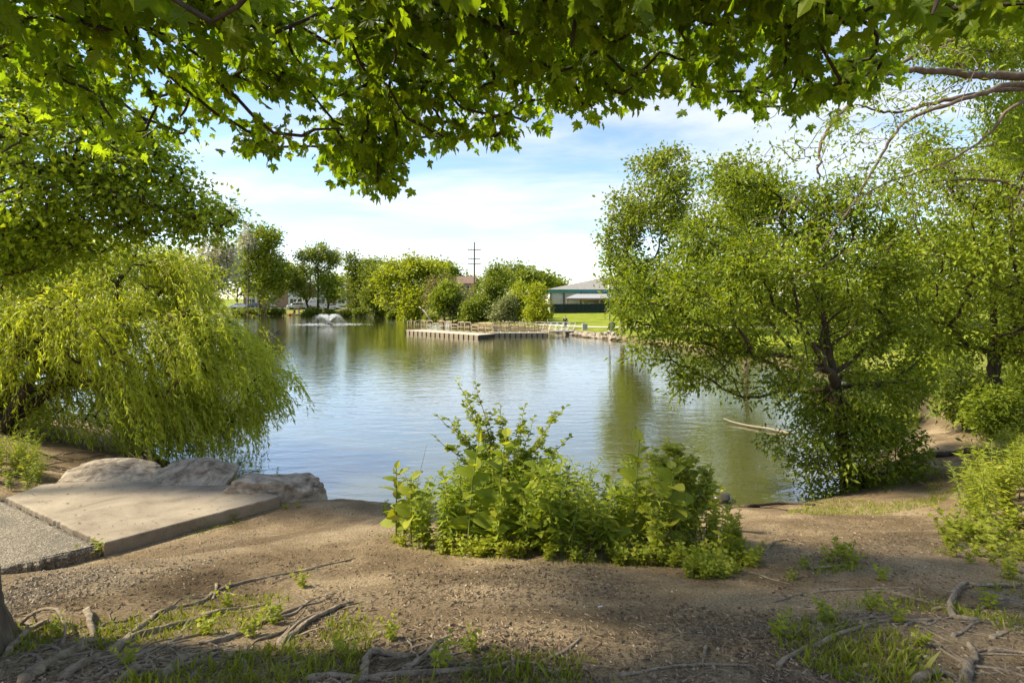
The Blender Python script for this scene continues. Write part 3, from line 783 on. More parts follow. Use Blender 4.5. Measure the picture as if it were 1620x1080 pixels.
# ---- the broad bushy willow leaning over the water
def willow():
    g = rgn(41)
    base = np.array([-12.6, 12.3, gz(-12.6, 12.3) - 0.05])
    root = empty('willow_tree', base, 'broad yellow-green willow whose hanging strands sweep down to the water', 'tree')
    poly = [(-140, 350), (0, 350), (80, 350), (170, 362), (240, 385), (290, 418), (330, 455), (362, 495), (400, 545), (432, 590), (425, 610), (410, 650), (370, 680), (300, 690), (200, 690), (120, 680), (60, 650), (-140, 640)]
    pts = crown_from_outline(poly, 13.2, 2.6, 740, 42)
    stems = []
    VV, QQ, nb = [], [], 0
    nodes_all = []
    heads = [(-14.5, 12.6, 3.9), (-12.5, 13.3, 4.7), (-11.0, 12.6, 4.4), (-9.7, 13.6, 4.2), (-13.3, 14.2, 4.4)]
    assign = np.argmin(np.stack([np.linalg.norm((pts - np.array(h)) * np.array([1, .7, .5]), axis=1) for h in heads], 1), 1)
    for k, h in enumerate(heads):
        b0 = base + np.array([g.uniform(-.35, .35), g.uniform(-.25, .25), 0]); h = np.array(h)
        b = catmull(np.array([b0, b0 * 0.65 + h * 0.35 + np.array([0, 0, -0.15]), b0 * 0.3 + h * 0.7 + np.array([0, 0, .1]), h]), 4)
        nodes, par = grow(pts[assign == k], b, 0.3)
        rad = radii(par, len(b), 0.13, 0.008)
        V, Q = skeleton_mesh(nodes, par, rad, 43 + k, n_base=len(b)); VV.append(V); QQ.append(Q + nb); nb += len(V)
        nodes_all.append(nodes[len(b):])
        link('stem', raw_mesh('stem', local(V, root), Q, True), root, M['bark_dark'])
    nodes = np.vstack(nodes_all)
    # hanging strands
    NC, PER = 400, 22                          # strands hang in separate curtains
    NS = NC * PER; cid = np.repeat(np.arange(NC), PER)
    csrc = nodes[g.permutation(len(nodes))[:NC]]
    src = csrc[cid] + g.normal(0, 1, (NS, 3)) * np.array([0.20, 0.20, 0.10])
    cl = g.uniform(0.6, 2.3, NC); L = cl[cid] * g.uniform(0.55, 1.1, NS); steps = 15
    cv = np.stack([g.normal(0.55, 0.45, NC), g.normal(-0.15, 0.45, NC), g.uniform(-0.1, 0.55, NC)], 1)
    vel = cv[cid] + g.normal(0, 0.2, (NS, 3))
    P = [src]; v = norm(vel); sw = g.normal(0.055, 0.035, NC)[cid]
    for s in range(steps):
        v = norm(v + np.stack([sw, np.full(NS, -0.01), np.full(NS, -0.25)], 1) + g.normal(0, 0.05, (NS, 3)))
        P.append(P[-1] + v * (L / steps)[:, None])
    P = np.stack(P, 1)                       # strands, points, xyz
    P[:, :, 2] = np.maximum(P[:, :, 2], 0.12)
    # thin bright stems
    SV, SQ, nb = [], [], 0
    for k in range(0, NS, 4):
        V, Q = tube(P[k, ::3], np.linspace(0.006, 0.002, len(P[k, ::3])), 3); SV.append(V); SQ.append(Q + nb); nb += len(V)
    o = link('strands', raw_mesh('strands', local(np.vstack(SV), root), np.vstack(SQ), True), root, plain('willow_twig', (0.34, 0.27, 0.06), 0.6)); o['kind'] = 'stuff'
    per = 22
    t = g.uniform(0.5, steps - 0.01, (NS, per)); i0 = t.astype(int); fr = (t - i0)[..., None]
    ks = np.arange(NS)[:, None]
    pos = P[ks, i0] * (1 - fr) + P[ks, i0 + 1] * fr
    dr = norm(P[ks, i0 + 1] - P[ks, i0])
    n = NS * per
    pos = pos.reshape(-1, 3); dr = dr.reshape(-1, 3)
    A = dr + g.normal(0, 0.42, (n, 3)) + np.array([0.05, 0, -0.15])
    keep = pos[:, 2] > 0.14
    rnd = np.clip(np.repeat(g.random(NC)[cid], per) * 0.5 + g.random(n) * 0.5, 0, 1)
    leaves_obj('crown', pos[keep], A[keep], g.normal(0, 1, (n, 3))[keep] + np.array([-0.3, -0.4, 0.5]), g.uniform(0.09, 0.16, n)[keep], T_QN, M['willow'], root, 44, rnd=rnd[keep])
willow()

# ---- trees of the near bank on the other side of the opening
tree1_poly = [(968, 480), (990, 420), (1040, 365), (1090, 330), (1130, 290), (1190, 262), (1280, 300), (1335, 300), (1400, 345), (1440, 420), (1455, 520), (1475, 600), (1450, 680), (1440, 720), (1300, 700), (1240, 690), (1212, 640), (1160, 600), (1085, 620), (1040, 600), (1000, 560)]
b = np.array([7.15, 10.75, gz(7.15, 10.75) - .08])
pts = crown_from_outline(tree1_poly, 10.9, 2.3, 350, 51) + rgn(58).normal(0, 0.24, (350, 3))
tree('bank_tree', 'leaning leafy tree at the water edge with forked dark trunk', [b, (7.0, 10.75, 1.4), (6.85, 10.8, 2.6), (6.75, 10.9, 3.6), (6.6, 11, 4.5), (6.6, 11.1, 5.4)], 0.13, pts, T_OV, 130, 0.165, 0.108, 'bank', 51, bf=0.55, up=1.0, rmin=0.006,
     keep=lambda P: ~((np.abs(CX + F * P[:, 0] / P[:, 1] - 1316) < 30) & (np.abs(CY - F * (P[:, 2] - CAM_Z) / P[:, 1] - 600) < 105) & (P[:, 1] < 10.8) & (rgn(9).random(len(P)) < 0.9)))
# suckers and shrub at its foot
pts = crown_from_outline([(1235, 700), (1300, 640), (1400, 650), (1450, 690), (1480, 745), (1470, 780), (1330, 792), (1270, 780)], 10.6, 0.9, 170, 52)
tree('foot_shrub', 'dark bushy suckers growing round the foot of the forked bank tree', [(7.3, 10.45, gz(7.3, 10.45) - .05), (7.3, 10.5, 0.7), (7.3, 10.5, 1.0)], 0.05, pts, T_OV, 44, 0.14, 0.10, 'bank', 53, bf=0.6, cat='shrub', rmin=0.004)

b = np.array([13.2, 13.8, gz(13.2, 13.8) - .1])
poly = [(1372, 330), (1385, 285), (1440, 235), (1500, 205), (1580, 165), (1660, 130), (1800, 130), (1880, 260), (1880, 560), (1640, 560), (1560, 575), (1500, 540), (1430, 560), (1395, 480)]
pts = crown_from_outline(poly, 13.6, 2.6, 420, 55) + rgn(59).normal(0, 0.3, (420, 3))
tree('elm_tree', 'green spreading tree with dark upright trunk beside the narrow path', [b, (13.15, 13.8, 2.3), (13.1, 13.75, 4.0), (13.0, 13.7, 5.5), (12.9, 13.7, 7.0)], 0.16, pts, T_OV, 118, 0.26, 0.132, 'light', 55, bf=0.5, up=1.1, rmin=0.008)

# ---- the thinly leaved old tree whose grey limbs reach in at the top
def old_tree():
    g = rgn(61)
    base = np.array([12.6, 9.4, gz(12.6, 9.4) - .1])
    root = empty('old_tree', base, 'old half-bare tree with long grey limbs arching out against the sky', 'tree')
    fork = np.array([12.3, 9.3, 7.6])
    V, Q = tube(catmull(np.array([base, (12.7, 9.4, 2.6), (12.6, 9.35, 5.2), fork, (12.0, 9.2, 9.6)]), 6), np.linspace(0.42, 0.2, 25), 14)
    link('trunk', raw_mesh('trunk', local(V, root), Q, True), root, M['bark_grey'])
    limbs = [([(1800, 130), (1620, 120), (1540, 118), (1470, 112), (1428, 112), (1385, 125), (1345, 165), (1312, 200), (1295, 250), (1297, 292)], 9.0, .125, .018),
             ([(1820, 160), (1620, 134), (1560, 146), (1490, 168), (1430, 195), (1395, 245), (1350, 320), (1315, 370), (1300, 395)], 8.6, .085, .007),
             ([(1820, 170), (1620, 142), (1540, 150), (1470, 165), (1420, 178), (1380, 173), (1355, 165)], 9.2, .10, .012),
             ([(1780, 20), (1620, 28), (1545, 42), (1500, 66), (1445, 90), (1400, 116)], 9.6, .12, .03),
             ([(1820, 120), (1620, 160), (1565, 212), (1505, 253), (1440, 276), (1380, 300), (1330, 340)], 8.9, .055, .008),
             ([(1800, 235), (1620, 222), (1560, 232), (1490, 236), (1475, 240)], 9.8, .035, .008),
             ([(1780, 330), (1620, 300), (1590, 288), (1530, 284), (1462, 288)], 10.4, .060, .03),
             ([(1750, 60), (1620, 78), (1570, 82), (1500, 72)], 9.8, .035, .010)]
    nodes_b = []
    for k, (line, d, r0, r1) in enumerate(limbs):
        P = np.array([at(x, y, d + 0.25 * math.sin(i * 1.3 + k)) for i, (x, y) in enumerate(line)])
        P = np.vstack([fork + np.array([0, 0, -0.3 * k * 0.5]), P])
        P = catmull(P, 6); n = len(P)
        s = np.linspace(0, 1, n); rad = 0.82 * (r0 + (r1 - r0) * s ** 0.7) * (1 + 0.06 * g.normal(size=n))
        P = P + g.normal(0, r0 * 0.12, P.shape)
        V, Q = tube(P, rad, 10)
        link('limb', raw_mesh('limb', local(V, root), Q, True), root, M['bark_grey'])
        # twigs of this limb
        tips = P[n // 2:]
        q = tips[g.integers(0, len(tips), 40)] + g.normal(0, 1, (40, 3)) * np.array([0.62, 0.5, 0.42]) + np.array([-0.3, 0, -0.25])
        nd, par = grow(q, P[n // 3:], 0.25)
        nb = len(P[n // 3:]); rd = np.maximum(radii(par, nb, r1 * 1.4, 0.0045), 0.0045); rd[:nb] = 0.004
        rd = np.minimum(rd, 0.02)
        V, Q = skeleton_mesh(nd, par, rd, 63 + k, wob=0.10, n_base=nb)
        o = link('twigs', raw_mesh('twigs', local(V, root), Q, True), root, M['bark_grey']); o['kind'] = 'stuff'
        nodes_b.append((nd, par, nb))
    PP = [twig_leaves(nd, par, nb, 11, 0.10, 0.09, 70 + i, T_OV, 0.5, 0.4, 0.4) for i, (nd, par, nb) in enumerate(nodes_b)]
    # feathery foliage high up, behind the limbs
    q = np.vstack([crown_from_outline([(1420, 40), (1640, 10), (1640, 115), (1520, 110), (1440, 95)], 10.2, 0.7, 170, 65), crown_from_outline([(1540, 150), (1650, 120), (1650, 260), (1590, 250)], 10.4, 0.6, 90, 66)])
    m = 56; n = len(q) * m; qq = np.repeat(q, m, 0) + g.normal(0, 0.13, (n, 3))
    PP.append((qq, g.normal(0, 0.4, (n, 3)) + np.array([0, 0, -1.0]), g.normal(0, 1, (n, 3)), g.uniform(0.06, 0.10, n)))
    P, A, Nn, S = [np.concatenate([p[i] for p in PP]) for i in range(4)]
    leaves_obj('crown', P, A, Nn, S, T_OV, M['small'], root, 67)
old_tree()

# ---- tall cottonwoods on the opposite bank
tree('cottonwood_tree', 'tall cottonwood with paired thin trunks on the bank by the lamp post', [at(985, 527, 50), at(984, 470, 50), at(992, 400, 50), at(1010, 330, 50), at(1030, 270, 50)], 0.22,
     crown_from_blobs([(985, 350, 42, 40), (1045, 275, 55, 36), (1040, 320, 70, 50), (985, 400, 38, 50), (1060, 390, 60, 70), (1000, 460, 34, 40), (1075, 250, 30, 16)], 50, 190, 71), T_Q, 90, 0.5, 0.34, 'mid', 71, bark='bark_grey', bf=0.5, along=1.5)
tree('poplar_tree', 'high pale-leaved poplar rising behind the leaning bank tree', [at(1180, 560, 36), at(1182, 460, 36), at(1180, 380, 36), at(1175, 300, 36)], 0.2,
     crown_from_blobs([(1160, 265, 36, 26), (1195, 300, 50, 45), (1150, 330, 45, 50), (1210, 400, 60, 80), (1140, 430, 50, 60), (1185, 245, 24, 14)], 36, 150, 72), T_Q, 90, 0.40, 0.26, 'light', 72, bark='bark_grey', bf=0.5, along=1.2)
tree('young_tree', 'slender young tree with two stems beside the far shore path', [at(999, 527, 48.5), at(1000, 500, 48.5), at(1003, 470, 48.5)], 0.08,
     crown_from_blobs([(1000, 470, 26, 24), (1012, 440, 30, 30), (990, 490, 18, 14)], 48.5, 50, 73), T_Q, 50, 0.45, 0.3, 'light', 73, bark='bark_grey', bf=0.5, along=1.2)
back = [(1080, 66, 500, 60, 70), (1175, 60, 480, 70, 90), (1290, 58, 460, 80, 110), (1400, 55, 440, 80, 120), (1500, 50, 440, 80, 130), (1620, 48, 430, 90, 130), (1740, 46, 430, 90, 140)]
bl = ['round-crowned tree beyond the lawn behind the leaning bank tree', 'rounded green tree on the lawn behind the poplar', 'wide tree standing far behind the forked trunk', 'bushy tree far behind the narrow path', 'dense green tree behind the marshy inlet', 'leafy tree behind the spreading path-side tree', 'outermost green tree behind the spreading path-side tree']
for i, (px, d, py, rx, ry) in enumerate(back):
    gzz = gz((px - CX) / F * d, d); pb = np.array([(px - CX) / F * d, d, gzz - .1])
    tree('lawn_tree', bl[i], [pb, pb + (0, 0, 3), pb + (0.3, 0, 6)], 0.25, crown_from_blobs([(px, py - 10, rx, ry * 0.8), (px - rx * .4, py + 30, rx * .6, ry * .45), (px + rx * .4, py - 40, rx * .6, ry * .5)], d, 90, 80 + i), T_Q, 60, 0.7, 0.42, ['mid', 'light', 'mid', 'light'][i % 4], 80 + i, bf=0.5, group='trees beyond the lawn', along=1.6)
# ---------------------------------------------------------------- far bank: trees, shrubs, houses, cars, people
def far_tree(name, label, px, py_base, d, blobs, n, mat, seed, m=60, spread=0.75, size=0.5, R0=0.28, bark='bark_grey', lean=0.0, group=None, cat='tree', up_to=0.55, depth=0.85):
    pb = at(px, py_base, d); pb[2] = gz(pb[0], pb[1]) - 0.15
    top = min(b[1] for b in blobs); zt = CAM_Z - (top - CY) / F * d
    h = zt - pb[2]
    base = [pb, pb + (lean * 0.3, 0, h * up_to * 0.4), pb + (lean * 0.7, 0.2, h * up_to * 0.75), pb + (lean, 0, h * up_to)]
    return tree(name, label, base, R0, crown_from_blobs(blobs, d, n, seed, depth), T_Q, m, spread, size, mat, seed, bark=bark, bf=0.55, along=1.6, rmin=0.02, group=group, cat=cat)

far_tree('silver_tree', 'pale silvery tree rising behind the willow', 330, 490, 60, [(335, 400, 40, 40), (350, 345, 26, 24), (345, 440, 30, 34), (310, 440, 40, 40), (355, 420, 22, 30)], 110, 'silver', 101, size=0.34, spread=0.5)
far_tree('hazel_tree', 'broad green tree glimpsed between the small-leaved tree and the willow', 170, 490, 44, [(90, 425, 110, 50), (220, 425, 90, 42), (280, 440, 60, 40)], 150, 'light', 100, m=70, size=0.3, spread=0.5)
far_tree('silver_tree', 'slim silvery treetop beside the tall far-bank cottonwood', 392, 492, 118, [(392, 365, 9, 14), (388, 385, 12, 16)], 26, 'silver', 102, m=40, R0=0.14)
far_tree('far_cottonwood', 'tall broad cottonwood on the far bank with pale straight trunk', 411, 498, 122, [(412, 385, 32, 26), (420, 375, 24, 20), (395, 410, 30, 26), (432, 415, 26, 30), (405, 440, 34, 30), (440, 440, 20, 20), (412, 362, 16, 10)], 150, 'light', 103, R0=0.42, m=62, size=0.62)
far_tree('far_poplar', 'younger yellow-leaved poplar beside the tall far-bank cottonwood', 420, 498, 121, [(425, 425, 18, 34), (430, 460, 18, 20), (415, 470, 14, 12)], 60, 'yellow', 104, R0=0.2, size=0.5)
far_tree('far_locust', 'open-crowned spreading tree over the parked white van', 503, 492, 125, [(505, 398, 26, 13), (490, 410, 16, 12), (520, 405, 14, 10), (530, 412, 12, 7), (478, 402, 12, 7), (505, 430, 20, 14)], 95, 'mid', 105, m=48, size=0.5, bark='bark_dark', up_to=0.7)
far_tree('far_locust', 'slanting dark-trunked tree left of the open-crowned one', 490, 492, 126, [(478, 440, 24, 18), (470, 420, 16, 14), (485, 460, 16, 12), (465, 455, 12, 14)], 60, 'mid', 106, m=55, size=0.5, bark='bark_dark', lean=-2.2)
far_tree('far_maple', 'small bright green tree in front of the parked sedan', 519, 490, 124, [(520, 455, 18, 20), (525, 440, 14, 12), (535, 465, 16, 12)], 55, 'light', 107, m=50, size=0.5, bark='bark_dark')
far_tree('far_ash', 'narrow dark-leaved tree with feathered top on the far bank', 563, 494, 118, [(556, 420, 15, 22), (570, 435, 20, 20), (565, 465, 24, 22), (585, 425, 12, 14)], 90, 'dark', 108, size=0.52, bark='bark_dark')
far_tree('far_elder', 'dark rounded tree between the feathered tree and the yellow-green clump', 595, 496, 112, [(595, 440, 22, 22), (600, 470, 26, 22), (585, 470, 18, 18)], 80, 'dark', 109, size=0.5, bark='bark_dark')
far_tree('far_willow', 'large billowing yellow-green tree at the centre of the far bank', 640, 500, 104, [(640, 425, 34, 20), (620, 445, 30, 26), (655, 445, 34, 28), (632, 470, 34, 24), (680, 425, 26, 16), (660, 420, 22, 14), (690, 440, 22, 20)], 190, 'yellow', 110, R0=0.4, size=0.55)
far_tree('far_willow', 'low yellow-green tree leaning out over the water by the bleached trunk', 668, 503, 100, [(650, 480, 16, 18), (660, 465, 18, 14), (645, 495, 14, 8)], 55, 'yellow', 111, R0=0.16, size=0.5)
far_tree('bronze_tree', 'dull bronze-leaved tree behind the dock', 703, 503, 92, [(700, 455, 24, 20), (715, 465, 20, 22), (690, 470, 18, 18)], 85, 'bronze', 112, R0=0.2, size=0.42, spread=0.6)
far_tree('small_tree', 'small yellow-green tree with split stem behind the dock end', 702, 507, 84, [(700, 470, 22, 16), (706, 455, 16, 12), (692, 485, 12, 10)], 70, 'light', 113, R0=0.13, size=0.36, spread=0.5)
far_tree('grey_tree', 'thin greyish tree beside the red brick house', 716, 505, 86, [(722, 470, 14, 18), (718, 490, 14, 10)], 45, 'grey_leaf', 114, R0=0.1, size=0.36, spread=0.5)
far_tree('tall_cypress', 'pointed green cypress behind the yellow trees at the dock', 775, 506, 84, [(782, 425, 10, 14), (778, 445, 20, 18), (772, 465, 30, 20), (770, 490, 30, 16), (795, 450, 22, 22)], 160, 'mid', 115, R0=0.24, size=0.36, spread=0.5)
far_tree('yellow_cypress', 'bright yellow cypress behind the middle of the dock', 820, 508, 78, [(822, 460, 18, 14), (818, 480, 24, 18), (822, 497, 26, 10)], 110, 'yellow', 116, R0=0.16, size=0.3, spread=0.42)
far_tree('yellow_cypress', 'bright yellow cypress nearest the white gangway', 852, 512, 72, [(850, 460, 12, 12), (850, 480, 20, 18), (853, 500, 24, 10)], 100, 'yellow', 117, R0=0.15, size=0.28, spread=0.4)
far_tree('sage_shrub', 'rounded grey-green shrub behind the dock railing', 798, 508, 76, [(798, 488, 20, 14), (805, 478, 12, 10), (790, 500, 18, 8)], 70, 'grey_leaf', 118, R0=0.08, size=0.28, spread=0.4, cat='shrub')
far_tree('young_cypress', 'small dark green cypress left of the yellow ones', 748, 506, 82, [(748, 480, 18, 14), (745, 495, 20, 10)], 70, 'mid', 119, R0=0.12, size=0.34, spread=0.45)
behind = [(455, 165, [(455, 440, 40, 22)], 'mid'), (540, 165, [(545, 450, 40, 18)], 'light'), (600, 160, [(600, 430, 30, 22)], 'mid'), (735, 150, [(735, 450, 22, 12)], 'light'), (815, 140, [(815, 432, 32, 14), (800, 440, 24, 14)], 'mid'),
          (850, 140, [(852, 445, 24, 12)], 'mid'), (700, 150, [(700, 430, 26, 16)], 'mid'), (375, 150, [(375, 430, 40, 34)], 'mid'), (295, 140, [(290, 440, 60, 50)], 'mid'), (880, 150, [(876, 452, 14, 8)], 'light')]
wl_ = ['behind the parked cars', 'behind the low hedges', 'above the dark rounded tree', 'behind the red brick house', 'above the yellow cypresses', 'between the cypresses and the grey-roofed hall', 'above the bronze-leaved tree', 'behind the tall cottonwood', 'hidden behind the willow', 'at the corner of the grey-roofed hall']
for i, (px, d, bl_, mt) in enumerate(behind):
    far_tree('distant_tree', 'distant green treetop ' + wl_[i], px, 480, d, bl_, 60, mt, 130 + i, m=60, size=0.75, spread=1.0, group='distant trees behind the pond')

# shrubs on the far bank
bush = [(383, 490, 124, 22, 8), (440, 490, 124, 16, 8), (414, 489, 123, 22, 8), (496, 489, 122, 15, 9), (486, 494, 121, 8, 4), (521, 492, 121, 9, 5), (549, 492, 118, 9, 6), (572, 490, 116, 15, 9), (602, 492, 112, 18, 9), (625, 495, 108, 16, 8), (650, 498, 103, 16, 8), (682, 500, 96, 16, 8), (735, 503, 90, 16, 7), (765, 504, 84, 14, 6)]
bn = ['under the tall cottonwood', 'beside the two people, on the willow side', 'at the foot of the pale trunk', 'beside the people, opposite the fountain', 'low at the water by the bare gap', 'in front of the parked sedan', 'at the end of the low hedges', 'under the feathered tree', 'under the dark rounded tree', 'below the billowing yellow-green tree', 'beside the bleached leaning trunk', 'left of the split-stemmed tree', 'behind the dock corner', 'below the pointed cypress']
for i, (px, py, d, rx, ry) in enumerate(bush):
    pb = at(px, py + ry, d); pb[2] = gz(pb[0], pb[1])
    far_tree('bank_shrub', 'rounded green shrub on the far bank ' + bn[i], px, py, d, [(px, py + 2, rx * .85, ry * .55), (px - rx * .4, py + 4, rx * .45, ry * .45), (px + rx * .45, py + 3, rx * .4, ry * .4)], 50, ['dark', 'mid'][i % 2], 160 + i, m=34, spread=0.32, size=0.38, R0=0.07, cat='shrub', group='shrubs on the far bank', up_to=0.3)
# low clipped hedges by the houses
for px, n_, lb in ((563, 1, 'long low clipped hedge by the parked sedan'), (587, 2, 'short clipped hedge nearer the dark rounded tree')):
    pts = crown_from_blobs([(px, 484, 12, 4)], 138, 70, 180 + n_)
    tree('hedge', lb, [at(px, 489, 138), at(px, 486, 138), at(px, 485, 138)], 0.05, pts, T_Q, 40, 0.4, 0.35, 'light', 180 + n_, cat='hedge', rmin=0.02)

# bleached trunk leaning over the water
lt = MB(); lt.tube(catmull(np.array([at(682, 507, 93), at(676, 498, 93), at(669, 490, 93.5), at(663, 485, 94)]), 4), np.linspace(0.17, 0.09, 13), 8)
tag(lt.build('leaning_trunk', plain('bleached_wood', (0.42, 0.37, 0.29), 0.8), smooth=True), 'bleached dead trunk leaning over the far shore', 'trunk')

# ---- houses
M['brick'] = None
def brick_mat():
    m, N, L, B = new_mat('red_brick')
    v = coords(N, L)
    t = nnode(N, 'ShaderNodeTexBrick', Scale=1.0); t.inputs['Color1'].default_value = (0.30, 0.135, 0.075, 1); t.inputs['Color2'].default_value = (0.38, 0.19, 0.105, 1); t.inputs['Mortar'].default_value = (0.42, 0.36, 0.3, 1)
    t.inputs['Brick Width'].default_value = 0.22; t.inputs['Row Height'].default_value = 0.075; t.inputs['Mortar Size'].default_value = 0.01
    sx = N.new('ShaderNodeSeparateXYZ'); cx = N.new('ShaderNodeCombineXYZ'); L.new(v, sx.inputs[0])
    ad = nnode(N, 'ShaderNodeMath', operation='ADD'); L.new(sx.outputs[0], ad.inputs[0]); L.new(sx.outputs[1], ad.inputs[1]); L.new(ad.outputs[0], cx.inputs[0]); L.new(sx.outputs[2], cx.inputs[1])
    L.new(cx.outputs[0], t.inputs['Vector']); L.new(t.outputs[0], B.inputs['Base Color']); B.inputs['Roughness'].default_value = 0.9
    return m
M['brick'] = brick_mat()
M['white'] = plain('white_paint', (0.72, 0.70, 0.66), 0.6, var=0.06)
M['glass'] = plain('window_glass', (0.05, 0.06, 0.07), 0.06, spec=0.9)
M['roof'] = surf('roof_shingles', [(0.35, (0.17, 0.165, 0.155)), (0.65, (0.27, 0.26, 0.245))], scale=2.2, stretch=(1, 1, 5), bump=0.4, rough=0.9)
M['roof_red'] = surf('red_brown_shingles', [(0.35, (0.13, 0.085, 0.065)), (0.65, (0.19, 0.13, 0.10))], scale=2, bump=0.4, rough=0.9)
M['teal'] = plain('teal_metal', (0.045, 0.26, 0.30), 0.45, var=0.1)
M['block'] = surf('pale_block_wall', [(0.35, (0.42, 0.385, 0.36)), (0.65, (0.53, 0.495, 0.47))], scale=1.2, bump=0.15, rough=0.85)
M['timber'] = surf('warm_timber', [(0.3, (0.36, 0.20, 0.07)), (0.7, (0.5, 0.30, 0.12))], scale=4, stretch=(1, 1, 6), bump=0.1, rough=0.7)
M['dark_metal'] = plain('dark_grey_metal', (0.055, 0.06, 0.065), 0.5)
M['screen'] = surf('dark_green_screen', [(0.3, (0.008, 0.016, 0.014)), (0.7, (0.018, 0.032, 0.028))], scale=1.5, bump=0.1, rough=0.85)

def window(parent, x0, x1, y, z0, z1, name='window'):
    f = MB()
    t = 0.09
    f.box(x0, x1, y - 0.06, y + 0.02, z0, z0 + t); f.box(x0, x1, y - 0.06, y + 0.02, z1 - t, z1)
    f.box(x0, x0 + t, y - 0.06, y + 0.02, z0 + t, z1 - t); f.box(x1 - t, x1, y - 0.06, y + 0.02, z0 + t, z1 - t)
    xm = (x0 + x1) / 2; f.box(xm - t / 2, xm + t / 2, y - 0.05, y + 0.02, z0 + t, z1 - t)
    o = f.build(name, M['white'], parent)
    for a, b in ((x0 + t, xm - t / 2), (xm + t / 2, x1 - t)):
        g_ = MB(); g_.box(a, b, y - 0.02, y + 0.01, z0 + t, z1 - t)
        p = g_.build('pane', M['glass'], parent); p.parent = o
    return o

def apartment(name, label, pxs, d, z0, z1, bays, wall='brick', roof='roof', flat=True):
    x0, x1 = [(p - CX) / F * d for p in pxs]
    root = empty(name, ((x0 + x1) / 2, d, z0), label, 'building')
    w = MB(); w.box(x0, x1, d, d + 10, z0 - 1, z1); w.build('wall', M[wall], root)
    r = MB()
    if flat:
        r.box(x0 - 0.5, x1 + 0.5, d - 0.7, d + 10.5, z1, z1 + 0.35)
    else:
        zc = z1 + 2.0; a = 0.7
        r.add([(x0 - a, d - a, z1), (x1 + a, d - a, z1), (x1 + a, d + 10 + a, z1), (x0 - a, d + 10 + a, z1), (x0 - a, d + 5, zc), (x1 + a, d + 5, zc)], [(0, 1, 5, 4), (2, 3, 4, 5), (1, 2, 5), (3, 0, 4), (3, 2, 1, 0)])
    r.build('roof', M[roof], root)
    for bx, bw in bays:
        b = MB(); b.box(bx - bw / 2, bx + bw / 2, d - 0.25, d - 0.002, z0 + 0.4, z1 - 0.25); b.build('bay_panel', M['white'], root)
        h = (z1 - z0) / 2
        for k in range(2):
            window(root, bx - bw * 0.34, bx + bw * 0.34, d - 0.27, z0 + 1.1 + k * h, z0 + 2.5 + k * h)
    return root
apartment('apartment_house', 'two-storey brick apartment house with white bays behind the parked cars', (385, 478), 146, 1.6, 8.0, [(-63.0, 3.0), (-69.5, 3.0), (-75, 3)])
apartment('apartment_house', 'farther brick apartment house with white bays behind the spreading tree', (486, 560), 150, 1.6, 8.2, [(-56.5, 3.2), (-50.5, 3.2)])
apartment('white_house', 'low pale house behind the clipped hedges', (560, 640), 158, 1.6, 5.4, [(-46, 2.6), (-41, 2.4)], wall='block', flat=False)
apartment('brick_house', 'red brick house with brown roof beside the utility pole', (722, 748), 128, 3.2, 8.0, [], roof='roof_red', flat=False)
hb = [o for o in C.objects if o.name == 'brick_house'][0]
window(hb, -12.4, -10.7, 127.98, 6.2, 7.5)

